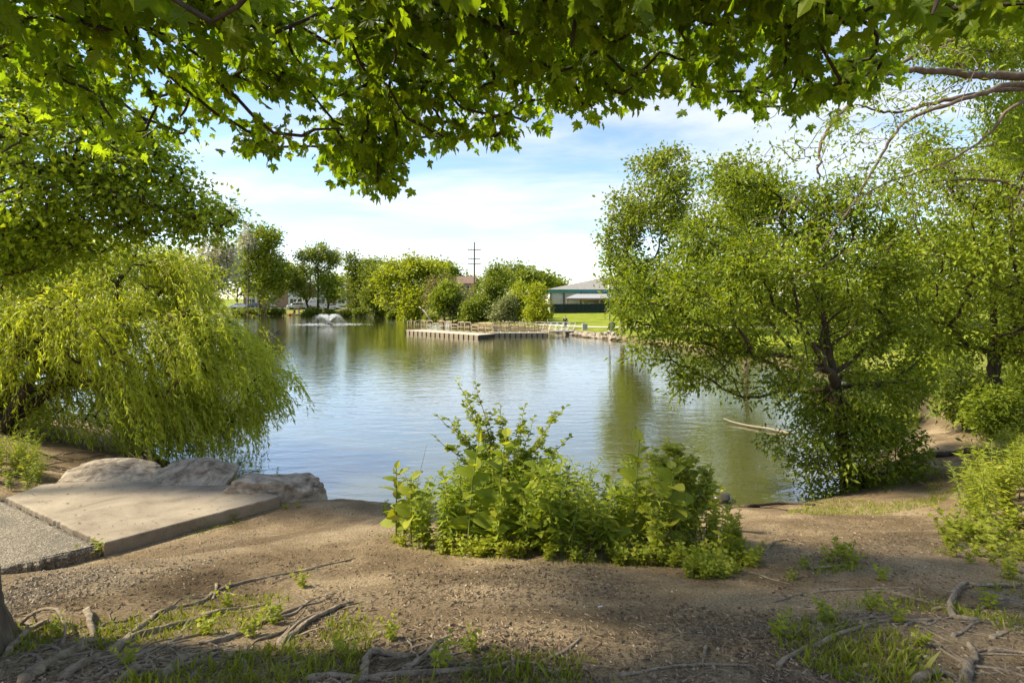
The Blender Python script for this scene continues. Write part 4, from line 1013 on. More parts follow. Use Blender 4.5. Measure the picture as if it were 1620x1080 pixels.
def hall():
    d = 106.0
    X = lambda px, dd=d: (px - CX) / F * dd
    Z = lambda py, dd=d: CAM_Z - (py - CY) / F * dd
    x0, x1 = X(870), X(1120)
    root = empty('hall', ((x0 + x1) / 2, d, 1.6), 'large grey-roofed hall with teal fascia behind the screened fence', 'building')
    ze, zt = Z(458), Z(432)
    for k, (a, b) in enumerate([(870, 893), (893, 919), (919, 960), (960, 1010), (1010, 1060), (1060, 1120)]):
        w = MB(); w.box(X(a) + 0.03, X(b) - 0.03, d, d + 18, 1.0, Z(463)); w.build('wall_panel', M['block'], root)
    for p in (871, 892, 919, 960):
        c = MB(); c.box(X(p) - 0.12, X(p) + 0.12, d - 0.25, d - 0.003, 1.0, Z(463)); c.build('pilaster', M['dark_metal'], root)
    for a, b in ((870, 893), (893, 919), (919, 965), (965, 1120)):
        t = MB(); t.box(X(a) + 0.02 - (0.3 if a == 870 else 0), X(b) - 0.02, d - 0.45, d + 0.3, Z(463) + 0.004, ze); t.build('fascia', M['teal'], root)
    r = MB(); e = 1.0; xm = X(985); 
    r.add([(x0 - e, d - e, ze), (x1 + e, d - e, ze), (x1 + e, d + 19, ze), (x0 - e, d + 19, ze), (xm, d + 9, Z(436, d + 9)), (x1 - 6, d + 9, Z(436, d + 9))], [(0, 1, 5, 4), (2, 3, 4, 5), (1, 2, 5), (3, 0, 4), (3, 2, 1, 0)])
    r.build('roof', M['roof'], root)
    # entrance shelter with timber posts
    dd = 101.0
    sh = empty('shelter', (X(925, dd), dd, 1.6), 'open timber-posted shelter with pale metal roof in front of the hall', 'shelter')
    r = MB(); r.add([(X(893, dd), dd - 1.5, Z(471.5, dd)), (X(1010, dd), dd - 1.5, Z(471.5, dd)), (X(1010, dd), dd + 4.4, Z(464, dd)), (X(917, dd), dd + 4.4, Z(464, dd)),
                     (X(893, dd), dd - 1.5, Z(473, dd)), (X(1010, dd), dd - 1.5, Z(473, dd)), (X(1010, dd), dd + 4.4, Z(465.5, dd)), (X(917, dd), dd + 4.4, Z(465.5, dd))],
                    [(0, 1, 2, 3), (7, 6, 5, 4), (0, 4, 5, 1), (1, 5, 6, 2), (2, 6, 7, 3), (3, 7, 4, 0)])
    r.build('roof', plain('pale_metal_roof', (0.30, 0.30, 0.31), 0.5), sh)
    b_ = MB(); b_.box(X(895, dd), X(1008, dd), dd - 1.2, dd - 0.9, Z(474.8, dd), Z(473.05, dd)); b_.build('beam', M['timber'], sh)
    for p in (896.5, 920, 947, 975, 1000):
        q = MB(); q.box(X(p, dd) - 0.13, X(p, dd) + 0.13, dd - 1.18, dd - 0.92, 1.2, Z(474.85, dd)); q.build('post', M['timber'], sh)
    # light material stacked inside
    s = MB(); s.box(X(924, dd), X(941, dd), dd + 1, dd + 2.5, 1.2, Z(478, dd)); 
    tag(s.build('wrapped_pallet', M['white'], bevel=0.15), 'white wrapped pallet under the timber shelter', 'pallet')
hall()

# chain-link fence hung with dark screens
def fence():
    d = 96.0; X = lambda px: (px - CX) / F * d
    root = empty('screen_fence', (X(920), d, 1.5), 'dark green screened fence along the top of the lawn', 'fence')
    ps = list(range(872, 1121, 8)); g = rgn(190)
    for a, b in zip(ps[:-1], ps[1:]):
        zg0, zg1 = gz(X(a), d), gz(X(b), d)
        V = []
        for k, u in enumerate(np.linspace(0, 1, 5)):
            xx = X(a) + 0.008 + u * (X(b) - X(a) - 0.016); yy = d + 0.012 * math.sin(k * 2.1 + a)
            V += [(xx, yy, zg0 + 0.04), (xx, yy + 0.02, zg0 + 1.82 - 0.03 * math.sin(u * math.pi))]
        m_ = MB(); m_.add(V + [(x, y + 0.015, z) for x, y, z in V], [(2 * k, 2 * k + 2, 2 * k + 3, 2 * k + 1) for k in range(4)] + [(10 + 2 * k, 10 + 2 * k + 1, 10 + 2 * k + 3, 10 + 2 * k + 2) for k in range(4)])
        m_.build('screen', M['screen'], root)
    for a in ps:
        m_ = MB(); m_.tube([(X(a), d + 0.09, gz(X(a), d) - .2), (X(a), d + 0.09, gz(X(a), d) + 1.8)], 0.035, 6); m_.build('post', M['dark_metal'], root)
    m_ = MB(); m_.tube([(X(ps[0]), d + 0.1, gz(X(ps[0]), d) + 1.86), (X(ps[-1]), d + 0.1, gz(X(ps[-1]), d) + 1.86)], 0.025, 6); m_.build('top_rail', M['dark_metal'], root)
fence()

# utility poles
def pole(name, label, px, ytop, d, arms, r=0.16):
    x = (px - CX) / F * d; z0 = gz(x, d); zt = CAM_Z - (ytop - CY) / F * d
    root = empty(name, (x, d, z0), label, 'utility pole')
    p = MB(); p.tube([(x, d, z0 - .3), (x, d, (z0 + zt) / 2), (x, d, zt)], [r, r * 0.85, r * 0.65], 8); p.build('pole', M['bark_grey'], root, smooth=True)
    for py, hw in arms:
        z = CAM_Z - (py - CY) / F * d; hw = hw / F * d
        a = MB(); a.box(x - hw, x + hw, d - r - 0.12, d - r * 0.6, z - 0.07, z + 0.07); ao = a.build('crossarm', M['bark_grey'], root)
        for s in (-0.95, -0.45, 0.45, 0.95):
            i = MB(); i.tube([(x + s * hw, d - r - 0.03, z + 0.07), (x + s * hw, d - r - 0.03, z + 0.3)], 0.05, 6); io = i.build('insulator', M['dark_metal'], root); io.parent = ao
pole('utility_pole', 'tall wooden utility pole with three crossarms above the trees', 750.5, 383, 118, [(395.5, 10), (409.5, 9.5), (417.5, 10)], 0.24)
pole('utility_pole', 'thin distant utility pole beside the grey-roofed hall', 884.5, 427, 150, [(434.5, 4)], 0.13)

# ---- cars
def car(name, label, x, y, z, rz, L_, W_, H_, col, kind):
    root = empty(name, (0, 0, 0), label, 'van' if 'van' in name else 'car', 'vehicles parked along the far road')
    paint = plain(name + '_paint_' + col[0], col[1], 0.25, spec=0.6, metal=0.2, var=0.03)
    h = L_ / 2
    if kind == 'sedan':
        low = [(-h, .28), (-h, .62), (-h + .12, .82), (-h * .55, .93), (h * .42, .93), (h - .3, .74), (h, .58), (h, .28)]
        cab = [(-h * .72, .92), (-h * .40, H_ - .06), (-h * .1, H_), (h * .12, H_ - .05), (h * .46, .92)]
    elif kind == 'minivan':
        low = [(-h, .32), (-h, .8), (-h + .05, 1.0), (h * .5, 1.0), (h - .25, .85), (h, .66), (h, .32)]
        cab = [(-h + .06, .99), (-h + .28, H_ - .06), (-h * .3, H_), (h * .2, H_ - .06), (h * .62, .99)]
    else:
        low = [(-h, .4), (-h, 1.2), (h * .55, 1.2), (h - .15, 1.08), (h, .85), (h, .4)]
        cab = [(-h + .02, 1.19), (-h + .06, H_ - .05), (-h + .3, H_), (h * .42, H_), (h * .72, 1.19)]
    def slab_(profile, w0, w1):
        n = len(profile); zs = [p[1] for p in profile]; z0, z1 = min(zs), max(zs); V = []
        for s in (-1, 1):
            for (a, b) in profile:
                t = (b - z0) / (z1 - z0 + 1e-6); V.append((a, s * (w0 + (w1 - w0) * t) / 2, b))
        return V, [tuple(range(n)), tuple(range(2 * n - 1, n - 1, -1))] + [(i, n + i, n + (i + 1) % n, (i + 1) % n) for i in range(n)]
    b = MB(); b.add(*slab_(low, W_, W_ * 0.97)); b.build('body', paint, root, bevel=0.05, seg=2, smooth=True)
    c = MB(); c.add(*slab_(cab, W_ * 0.94, W_ * 0.74)); c.build('cabin', paint, root, bevel=0.05, seg=2, smooth=True)
    # side glass, proud of the cabin
    z0, z1 = cab[0][1], H_
    xa = cab[0][0] * 0.86 if kind != 'van' else h * 0.12; xb = cab[-1][0] * 0.84
    cuts = np.linspace(xa, xb, 4 if kind != 'van' else 2)
    for s in (-1, 1):
        for q in range(len(cuts) - 1):
            a, e = cuts[q] + .04, cuts[q + 1] - .04
            zb, zt = z0 + .06, z1 - .16
            yb = s * (W_ * (0.94 - 0.20 * (zb - z0) / (z1 - z0)) / 2 + .012); yt = s * (W_ * (0.94 - 0.20 * (zt - z0) / (z1 - z0)) / 2 + .012)
            at_, et_ = a + (0.26 if q == 0 and kind != 'van' else 0), e - (0.42 if q == len(cuts) - 2 else 0)
            m_ = MB(); m_.add([(a, yb, zb), (e, yb, zb), (et_, yt, zt), (at_, yt, zt), (a, yb - s * .03, zb), (e, yb - s * .03, zb), (et_, yt - s * .03, zt), (at_, yt - s * .03, zt)], [(0, 1, 2, 3), (7, 6, 5, 4), (0, 4, 5, 1), (1, 5, 6, 2), (2, 6, 7, 3), (3, 7, 4, 0)])
            m_.build('side_window', M['glass'], root)
    (xf0, zf0), (xf1, zf1) = cab[-1], cab[-2]
    m_ = MB(); m_.bar((xf0 * .985 + .02, 0, zf0 + .08), (xf1 + .05, 0, zf1 - .06), W_ * 0.7, .03); m_.build('windscreen', M['glass'], root)
    for wx in (-h * .62, h * .62):
        for s in (-1, 1):
            w = MB(); w.tube([(wx, s * (W_ / 2 - .2), .33), (wx, s * (W_ / 2 + .015), .33)], .33, 16); wo = w.build('wheel', M['dark_metal'], root)
            w = MB(); w.tube([(wx, s * (W_ / 2 - .1), .33), (wx, s * (W_ / 2 + .03), .33)], .2, 12); ro = w.build('rim', plain('alloy_rim', (0.5, 0.5, 0.5), 0.35, metal=0.6), root); ro.parent = wo
    for s in (-1, 1):
        m_ = MB(); m_.box(h - .06, h + .012, s * W_ * .36 - .16, s * W_ * .36 + .16, .6, .74); m_.build('headlight', M['white'], root, bevel=.01)
        m_ = MB(); m_.box(-h - .012, -h + .05, s * W_ * .4 - .1, s * W_ * .4 + .1, .62, .85); m_.build('tail_light', plain('red_lens', (0.4, 0.02, 0.02), 0.3), root, bevel=.01)
    root.location = (x, y, z); root.rotation_euler = (0, 0, rz)
    return root
def parked(name, label, px, d, rz, L_, W_, H_, col, kind):
    x = (px - CX) / F * d
    car(name, label, x, d, gz(x, d) + 0.065, rz, L_, W_, H_, col, kind)
silver = ('silver', (0.50, 0.51, 0.53)); whitep = ('white', (0.78, 0.78, 0.77)); dark_ = ('dark', (0.06, 0.065, 0.075))
parked('parked_car', 'silver sedan parked under the tall cottonwood', 377, 134, R(178), 4.6, 1.8, 1.45, silver, 'sedan')
parked('parked_minivan', 'silver minivan parked behind the two people on the bank', 470, 133.5, R(182), 4.9, 1.95, 1.75, silver, 'minivan')
parked('parked_van', 'white high-roofed van parked behind the silver minivan', 482, 137.8, R(181), 6.2, 2.05, 2.75, whitep, 'van')
parked('parked_car', 'silver sedan parked behind the fountain spray', 523, 132, R(3), 4.7, 1.82, 1.45, silver, 'sedan')
parked('parked_car', 'dark car half hidden behind the pale far-bank trunk', 398, 137.5, R(180), 4.5, 1.8, 1.45, dark_, 'sedan')

# ---- people: one continuous skinned body, clothing as children
def skin_mesh(name, verts, edges, rad, mat, parent, root=0, sub=2):
    me = bpy.data.meshes.new(name); me.from_pydata([tuple(v) for v in verts], edges, [])
    o = bpy.data.objects.new(name, me); C.objects.link(o)
    sk = o.modifiers.new('skin', 'SKIN'); sk.use_smooth_shade = True
    for i, r in enumerate(rad):
        s = me.skin_vertices[0].data[i]; s.radius = (r, r) if np.isscalar(r) else r; s.use_root = (i == root)
    sb = o.modifiers.new('sub', 'SUBSURF'); sb.levels = sb.render_levels = sub
    dg = bpy.context.evaluated_depsgraph_get(); ev = bpy.data.meshes.new_from_object(o.evaluated_get(dg))
    bpy.data.objects.remove(o); ev.name = name
    no = bpy.data.objects.new(name, ev); ev.materials.clear(); ev.materials.append(mat); C.objects.link(no)
    no.parent = parent
    for p in ev.polygons: p.use_smooth = True
    return no
M['skin'] = plain('skin', (0.42, 0.26, 0.18), 0.6)
def person(label, x, y, z, rz, h, top_col, leg_col, hair_col, sitting=False, shirt=False):
    root = empty('person', (0, 0, 0), label, 'person')
    s = h / 1.75
    if sitting:
        J = dict(pel=(0, 0, .42), spine=(0, .02, .62), chest=(0, -.02, .86), neck=(0, -.06, 1.03), head=(0, -.10, 1.16), crown=(0, -.10, 1.27))
        legs = [[(sx * .1, -.02, .42), (sx * .13, -.40, .48), (sx * .13, -.45, .10), (sx * .13, -.60, .05)] for sx in (-1, 1)]
        arms = [[(sx * .18, -.02, .92), (sx * .24, -.16, .68), (sx * .14, -.36, .60), (sx * .10, -.45, .60)] for sx in (-1, 1)]
    else:
        J = dict(pel=(0, 0, .93), spine=(0, 0, 1.14), chest=(0, .01, 1.36), neck=(0, -.01, 1.50), head=(0, -.03, 1.62), crown=(0, -.02, 1.72))
        legs = [[(sx * .09, 0, .90), (sx * .10, -.03 + .03 * sx, .50), (sx * .11, .03 * sx, .09), (sx * .12, -.15 + .03 * sx, .04)] for sx in (-1, 1)]
        arms = [[(sx * .19, 0, 1.42), (sx * .25, .02, 1.14), (sx * .24, -.09, .90), (sx * .235, -.12, .81)] for sx in (-1, 1)]
    V = [J['pel'], J['spine'], J['chest'], J['neck'], J['head'], J['crown']]; E = [(0, 1), (1, 2), (2, 3), (3, 4), (4, 5)]; Rr = [(.15, .11), (.135, .10), (.16, .105), .055, .085, .07]
    def chain(start, pts, rr):
        p = start
        for q, r in zip(pts, rr):
            V.append(q); Rr.append(r); E.append((p, len(V) - 1)); p = len(V) - 1
    for l in legs: chain(0, l, [.085, .06, .04, .035])
    for a in arms: chain(2, a, [.055, .042, .032, .028])
    sc = lambda L_: [tuple(np.array(v) * s) for v in L_]
    skin_mesh('body', sc(V), E, [tuple(np.array(r) * s) if not np.isscalar(r) else r * s for r in Rr], M['skin'], root)
    # jacket
    V2 = [J['pel'], J['spine'], J['chest'], tuple(np.array(J['neck']) + (0, .01, -.05))]; E2 = [(0, 1), (1, 2), (2, 3)]; R2 = [(.175, .13), (.155, .12), (.18, .125), .075]
    for a in arms:
        p = 2
        for q, r in zip(a[:3], [.073, .058, .048]):
            V2.append(q); R2.append(r); E2.append((p, len(V2) - 1)); p = len(V2) - 1
    skin_mesh('jacket', sc(V2), E2, [tuple(np.array(r) * s) if not np.isscalar(r) else r * s for r in R2], plain('jacket_cloth', top_col, 0.85), root)
    V3 = [J['pel']]; E3 = []; R3 = [(.17, .125)]
    for l in legs:
        p = 0
        for q, r in zip(l[:3], [.102, .078, .06]):
            V3.append(q); R3.append(r); E3.append((p, len(V3) - 1)); p = len(V3) - 1
    skin_mesh('trousers', sc(V3), E3, [tuple(np.array(r) * s) if not np.isscalar(r) else r * s for r in R3], plain('trouser_cloth', leg_col, 0.85), root)
    for l in legs:
        a, b_ = np.array(l[2]), np.array(l[3])
        skin_mesh('shoe', sc([a + (0, .05, -.04), a * .5 + b_ * .5 + (0, 0, -.005), b_ + (0, -.08, -.005)]), [(0, 1), (1, 2)], [.055 * s, .055 * s, .04 * s], M['dark_metal'], root)
    hd = np.array(J['head'])
    skin_mesh('hair', sc([hd + (0, .045, .0), hd + (0, .03, .09), hd + (0, -.03, .11)]), [(0, 1), (1, 2)], [.07 * s, .088 * s, .07 * s], plain('hair', hair_col, 0.7), root)
    skin_mesh('nose', sc([hd + (0, -.085, .01), hd + (0, -.105, -.01)]), [(0, 1)], [.012 * s, .014 * s], M['skin'], root, sub=1)
    if shirt:
        ch = np.array(J['chest']); m_ = MB(); m_.add(sc([ch + (-.05, -.128, .09), ch + (.05, -.128, .09), ch + (0, -.132, -.13), ch + (-.05, -.11, .09), ch + (.05, -.11, .09), ch + (0, -.11, -.13)]), [(0, 2, 1), (3, 4, 5), (0, 1, 4, 3), (1, 2, 5, 4), (2, 0, 3, 5)])
        m_.build('shirt_front', M['white'], root)
    root.location = (x, y, z); root.rotation_euler = (0, 0, rz)
    return root
x_, y_ = 6.05 + 0.35, 59.6
GANG = (5.95, 58.6)
person('person in dark jacket over a white shirt, standing by the white gangway', 6.48, 61.6, gz(6.48, 61.6), R(-10), 1.70, (0.02, 0.022, 0.03), (0.018, 0.018, 0.022), (0.02, 0.015, 0.012), shirt=True)
for px, d, col, lc, sit, lab in ((473, 126.8, (0.33, 0.05, 0.06), (0.34, 0.35, 0.38), False, 'person in red top and grey trousers standing on the far bank'), (466, 126.6, (0.02, 0.02, 0.025), (0.03, 0.03, 0.035), True, 'person in black sitting at the far water edge')):
    xx = (px - CX) / F * d; zz_ = gz(xx, d)
    person(lab, xx, d, zz_, R(0), 1.85 if not sit else 2.0, col, lc, (0.03, 0.02, 0.015), sitting=sit)
    if sit:
        st = empty('camp_stool', (xx, d + .05, zz_), 'small dark camp stool under the person in black', 'stool')
        m_ = MB(); m_.box(xx - .2, xx + .2, d - .12, d + .24, zz_ + .34, zz_ + .37); m_.build('seat', M['dark_metal'], st)
        for sx in (-1, 1):
            for sy in (-1, 1):
                m_ = MB(); m_.bar((xx + sx * .17, d + .06 + sy * .15, zz_ - .02), (xx + sx * .17, d + .06 + sy * .15, zz_ + .34), .03); m_.build('leg', M['dark_metal'], st)
xx = (459 - CX) / F * 126.4; zz_ = gz(xx, 126.4)
bag = empty('orange_bag', (xx, 126.4, zz_), 'orange bag lying beside the person in black', 'bag')
m_ = MB(); m_.box(xx - .32, xx + .32, 126.2, 126.6, zz_, zz_ + .36); m_.build('body', plain('orange_cloth', (0.65, 0.18, 0.03), 0.7), bag, smooth=True, bevel=.12, seg=3)
m_ = MB(); m_.tube(catmull(np.array([(xx - .2, 126.4, zz_ + .33), (xx, 126.4, zz_ + .55), (xx + .2, 126.4, zz_ + .33)]), 5), .02, 5); m_.build('handle', M['dark_metal'], bag)
xx = (462.6 - CX) / F * 126.3; zz_ = gz(xx, 126.3)
bk = empty('bucket', (xx, 126.3, zz_), 'white bucket between the orange bag and the sitting person', 'bucket')
m_ = MB(); m_.tube([(xx, 126.3, zz_), (xx, 126.3, zz_ + .42)], [.15, .19], 14); m_.build('body', M['white'], bk)
m_ = MB(); m_.tube(catmull(np.array([(xx - .18, 126.3, zz_ + .4), (xx, 126.2, zz_ + .52), (xx + .18, 126.3, zz_ + .4)]), 5), .012, 5); m_.build('handle', M['dark_metal'], bk)

# ---- geese
def goose(label, px, py, rz, s=1.0):
    d = F * CAM_Z / (py - CY); x = (px - CX) / F * d
    root = empty('goose', (0, 0, 0), label, 'goose', 'geese swimming off the willow')
    P = np.array([(-.42, 0, .17), (-.30, 0, .14), (-.1, 0, .13), (.12, 0, .13), (.26, 0, .17)]); r = np.array([.03, .11, .165, .16, .09])
    skin_mesh('body', [P[0], P[1], P[2], P[3], P[4], (.31, 0, .30), (.31, 0, .42), (.36, 0, .50), (.42, 0, .50)], [(i, i + 1) for i in range(8)], [.03, .10, .15, .14, .085, .045, .036, .042, .03], goose_mat, root)
    for sy in (-1, 1):
        skin_mesh('wing', [(-.40, sy * .05, .22), (-.15, sy * .13, .19), (.12, sy * .13, .17)], [(0, 1), (1, 2)], [.02, (.05, .09), (.04, .07)], plain('wing_feathers', (0.10, 0.075, 0.055), 0.8), root)
    skin_mesh('bill', [(.44, 0, .495), (.51, 0, .485)], [(0, 1)], [.018, .010], M['dark_metal'], root, sub=1)
    skin_mesh('cheek_patch', [(.36, 0, .47), (.365, 0, .49)], [(0, 1)], [(.034, .046), (.03, .044)], M['white'], root, sub=1)
    root.location = (x, d, -0.05); root.rotation_euler = (0, 0, rz); root.scale = (s, s, s)
def goose_material():
    m, N, L, B = new_mat('goose_plumage')
    t = N.new('ShaderNodeTexCoord'); sp = N.new('ShaderNodeSeparateXYZ'); L.new(t.outputs['Object'], sp.inputs[0])
    r = ramp(N, L, sp.outputs[2], [(0.0, (0.4, 0.36, 0.3)), (0.13, (0.30, 0.25, 0.19)), (0.24, (0.16, 0.12, 0.09)), (0.27, (0.012, 0.012, 0.012)), (1.0, (0.012, 0.012, 0.012))]); L.new(r.outputs[0], B.inputs['Base Color'])
    B.inputs['Roughness'].default_value = 0.7
    return m
goose_mat = goose_material()
goose('goose swimming at the front of the three, near the willow', 430.5, 532, R(250), 1.2)
goose('goose swimming behind, nearest the willow strands', 423.5, 525.5, R(200), 1.2)
goose('goose swimming behind, farthest from the willow', 437.5, 526, R(215), 1.2)

# ---- fountain
def fountain():
    g = rgn(201); d = 82.0; x = (520 - CX) / F * d
    root = empty('fountain', (x, d, 0), 'white fountain spraying a wide low plume in the pond', 'fountain')
    m_ = MB(); m_.tube([(x, d, -.12), (x, d, .1)], [.7, .55], 18); m_.build('float', M['bark_dark'], root, smooth=False)
    m_ = MB(); m_.tube([(x, d, .1), (x, d, .28)], [.16, .1], 12); m_.build('nozzle', M['dark_metal'], root)
    J, K = 90, 95
    az = g.uniform(0, 2 * np.pi, (J, 1)); t = g.random((J, K)) ** 1.7
    reach = g.normal(2.5, 0.3, (J, 1)); hgt = g.normal(1.25, 0.10, (J, 1))
    rr = reach * t; zz2 = 0.2 + hgt * 4 * t * (1 - t) * (1 + 0.0 * t)
    zz2 = np.where(t < 0.28, 0.2 + hgt * (t / 0.28) * 0.806, zz2)
    P = np.stack([x + rr * np.cos(az), d + rr * np.sin(az), zz2], -1).reshape(-1, 3)
    P = P + g.normal(0, 1, P.shape) * (0.02 + 0.11 * t.reshape(-1, 1)) * np.array([1, 1, 0.8])
    S = g.uniform(0.012, 0.036, len(P)) * (1.2 - 0.75 * t.reshape(-1))
    P[:, 2] = np.maximum(P[:, 2], 0.03)
    octv = np.array([(1, 0, 0), (-1, 0, 0), (0, 1, 0), (0, -1, 0), (0, 0, 1), (0, 0, -1)], float); octf = np.array([(0, 2, 4), (2, 1, 4), (1, 3, 4), (3, 0, 4), (2, 0, 5), (1, 2, 5), (3, 1, 5), (0, 3, 5)])
    V = (P[:, None] + octv[None] * S[:, None, None]).reshape(-1, 3); Fc = (octf[None] + np.arange(len(P))[:, None, None] * 6).reshape(-1, 3)
    m, N, L, B = new_mat('white_spray'); B.inputs['Base Color'].default_value = (0.86, 0.88, 0.9, 1); B.inputs['Roughness'].default_value = 0.25
    o = link('spray', raw_mesh('spray', local(V, root), Fc, True), root, m); o['kind'] = 'stuff'
    n = 500; a = g.uniform(0, 2 * np.pi, n); r = np.abs(g.normal(2.6, 1.0, n)) + 0.2; sx = g.uniform(0.03, 0.10, n)
    P = np.stack([x + 1.35 * r * np.cos(a), d + r * np.sin(a), np.full(n, 0.004)], 1)
    V = (P[:, None] + octv[None] * (sx[:, None, None] * np.array([1.6, 1, 0.18]))).reshape(-1, 3); Fc = (octf[None] + np.arange(n)[:, None, None] * 6).reshape(-1, 3)
    o = link('foam', raw_mesh('foam', local(V, root), Fc, True), root, m); o['kind'] = 'stuff'
fountain()
# ---------------------------------------------------------------- dock, gangway, shore furniture
M['rail'] = plain('tan_painted_tube', (0.37, 0.295, 0.185), 0.5, var=0.06)
M['deck'] = surf('pale_deck_boards', [(0.3, (0.40, 0.35, 0.27)), (0.7, (0.52, 0.46, 0.37))], scale=5, bump=0.2, rough=0.8)
M['float'] = plain('dock_fascia', (0.26, 0.205, 0.135), 0.7, var=0.1)
M['white_metal'] = plain('white_metal', (0.72, 0.71, 0.68), 0.4, var=0.05)
def dock():
    A, Bp = np.array([-12.75, 60.6]), np.array([-3.45, 52.7])
    u = (Bp - A) / np.linalg.norm(Bp - A); v = np.array([-u[1], u[0]]); Lh = np.linalg.norm(Bp - A); wd = 2.5
    root = empty('fishing_dock', (-4, 57, 0), 'low floating dock with pale deck and tan loop railings', 'dock')
    zt = 0.40
    def run(o, u, v, L_, w, n, front=True):
        """a straight run of deck: boards on top, fascia panels with dark gaps on the sides"""
        s = L_ / n
        for k in range(n):
            a = o + u * (k * s + 0.02); b = o + u * ((k + 1) * s - 0.02)
            m_ = MB(); q = [a, b, b + v * w, a + v * w]
            m_.prism([tuple(p) for p in q], zt - 0.07, zt); m_.build('deck_panel', M['deck'], root)
            for off in (0.0, w):
                m_ = MB(); e = v * off; ins = v * (0.05 if off == 0 else -0.05)
                m_.prism([tuple(a + e + u * .07), tuple(b + e - u * .07), tuple(b + e + ins - u * .07), tuple(a + e + ins + u * .07)], -0.15, zt - 0.075); m_.build('fascia_panel', M['float'], root)
        m_ = MB(); q = [o + v * .08, o + u * L_ + v * .08, o + u * L_ + v * (w - .08), o + v * (w - .08)]
        m_.prism([tuple(p) for p in q], -0.2, zt - 0.075); m_.build('float', M['dark_metal'], root)
        for k in range(n + 1):
            a = o + u * min(max(k * s, 0.06), L_ - 0.06) - v * 0.03
            m_ = MB(); m_.bar((a[0], a[1], -0.25), (a[0], a[1], zt - 0.08), 0.09); m_.build('pile', M['dark_metal'], root)
        for e in (o, o + u * L_):
            m_ = MB(); w_ = u * 0.04 * (1 if e is o else -1)
            m_.prism([tuple(e + v * .1), tuple(e + v * (w - .1)), tuple(e + v * (w - .1) + w_), tuple(e + v * .1 + w_)], -0.15, zt - 0.08); m_.build('end_panel', M['float'], root)
    run(A, u, v, Lh, wd, 16)
    W0 = np.array([-2.6, 55.85]); wu = np.array([1, 0.03]); wu = wu / np.linalg.norm(wu); wv = np.array([-wu[1], wu[0]])
    run(W0, wu, wv, 6.6, 2.2, 11)
    r = 0.05
    def loop(p, q, h, cut=0.12, low=0.10):
        """one loop of bent tube standing on the deck between p and q"""
        p, q = np.array(p), np.array(q); t = (q - p) / np.linalg.norm(q - p)
        a = [(*p, zt), (*p, zt + h - cut), (*(p + t * cut * .3), zt + h - cut * .3), (*(p + t * cut), zt + h), (*(q - t * cut), zt + h), (*(q - t * cut * .3), zt + h - cut * .3), (*q, zt + h - cut), (*q, zt)]
        m_ = MB(); m_.tube(a, r, 6); o = m_.build('rail_loop', M['rail'], root, smooth=True)
        m_ = MB(); m_.tube([(*p, zt + low), (*q, zt + low)], r * .8, 6); x = m_.build('rail_bar', M['rail'], root, smooth=True); x.parent = o
        return o
    def railing(p, q, n):
        p, q = np.array(p), np.array(q); L_ = np.linalg.norm(q - p); t = (q - p) / L_; s = L_ / n
        for k in range(n):
            a, b = p + t * (k * s + .06), p + t * ((k + 1) * s - .06)
            hi = (k % 3) != 2; h = 1.10 if hi else 0.80
            o = loop(a, b, h)
            m_ = MB(); zz3 = zt + (0.55 if hi else 0.42)
            m_.tube([(*(a), zz3), (*(b), zz3)], r * .8, 6); x = m_.build('rail_bar', M['rail'], root, smooth=True); x.parent = o
            if hi:
                for f in (0.36, 0.64):
                    c = a + (b - a) * f
                    m_ = MB(); m_.tube([(*c, zt + .10), (*c, zt + 0.80 if k % 2 else zt + 1.10)], r * .75, 6); x = m_.build('rail_post', M['rail'], root, smooth=True); x.parent = o
    back = A + v * (wd - 0.12)
    railing(back, back + u * (Lh - 0.2), 11)
    railing(A + u * .12 + v * .15, A + u * .12 + v * (wd - .2), 2)
    railing(W0 + wv * 0.12 + wu * .3, W0 + wu * 6.5 + wv * 0.12, 6)
    railing(W0 + wv * 2.05 + wu * 1.8, W0 + wu * 6.5 + wv * 2.05, 4)
    for px_ in (W0 + wu * 6.55 + wv * .0, W0 + wu * 3.9 + wv * 2.25):
        m_ = MB(); m_.tube([(*px_, -.4), (*px_, 1.9)], 0.055, 8); m_.build('mooring_post', M['rail'], root)
    # white gangway to the shore
    G0 = W0 + wu * 6.72 + wv * .3; G1 = np.array([GANG[0] + 1.5, GANG[1] + 0.4])
    gw = empty('gangway', (*G0, 0.4), 'white truss-sided gangway between dock and shore', 'gangway')
    gu = (G1 - G0) / np.linalg.norm(G1 - G0); gv = np.array([-gu[1], gu[0]]); GL = np.linalg.norm(G1 - G0); zs, ze = .50, gz(*G1) + .06
    m_ = MB()
    V = [(*G0, zs), (*G1, ze), (*(G1 + gv * 1.2), ze), (*(G0 + gv * 1.2), zs)]
    m_.add([(a, b, c) for a, b, c in V] + [(a, b, c - .08) for a, b, c in V], [(0, 1, 2, 3), (7, 6, 5, 4), (0, 4, 5, 1), (1, 5, 6, 2), (2, 6, 7, 3), (3, 7, 4, 0)]); m_.build('walkway', M['deck'], gw)
    for off in (0.02, 1.18):
        p0, p1 = G0 + gv * off, G1 + gv * off
        m_ = MB(); m_.tube([(*p0, zs + 1.0), (*p1, ze + 1.0)], .035, 6); m_.build('handrail', M['white_metal'], gw)
        m_ = MB(); m_.tube([(*p0, zs + .02), (*p1, ze + .02)], .035, 6); m_.build('bottom_rail', M['white_metal'], gw)
        n = 9
        for k in range(n):
            a, b = p0 + (p1 - p0) * k / n, p0 + (p1 - p0) * (k + 1) / n; za, zb = zs + (ze - zs) * k / n, zs + (ze - zs) * (k + 1) / n
            q0, q1 = ((*a, za + .02), (*b, zb + 1.0)) if k % 2 == 0 else ((*a, za + 1.0), (*b, zb + .02))
            m_ = MB(); m_.tube([q0, q1], .024, 6); m_.build('brace', M['white_metal'], gw)
dock()

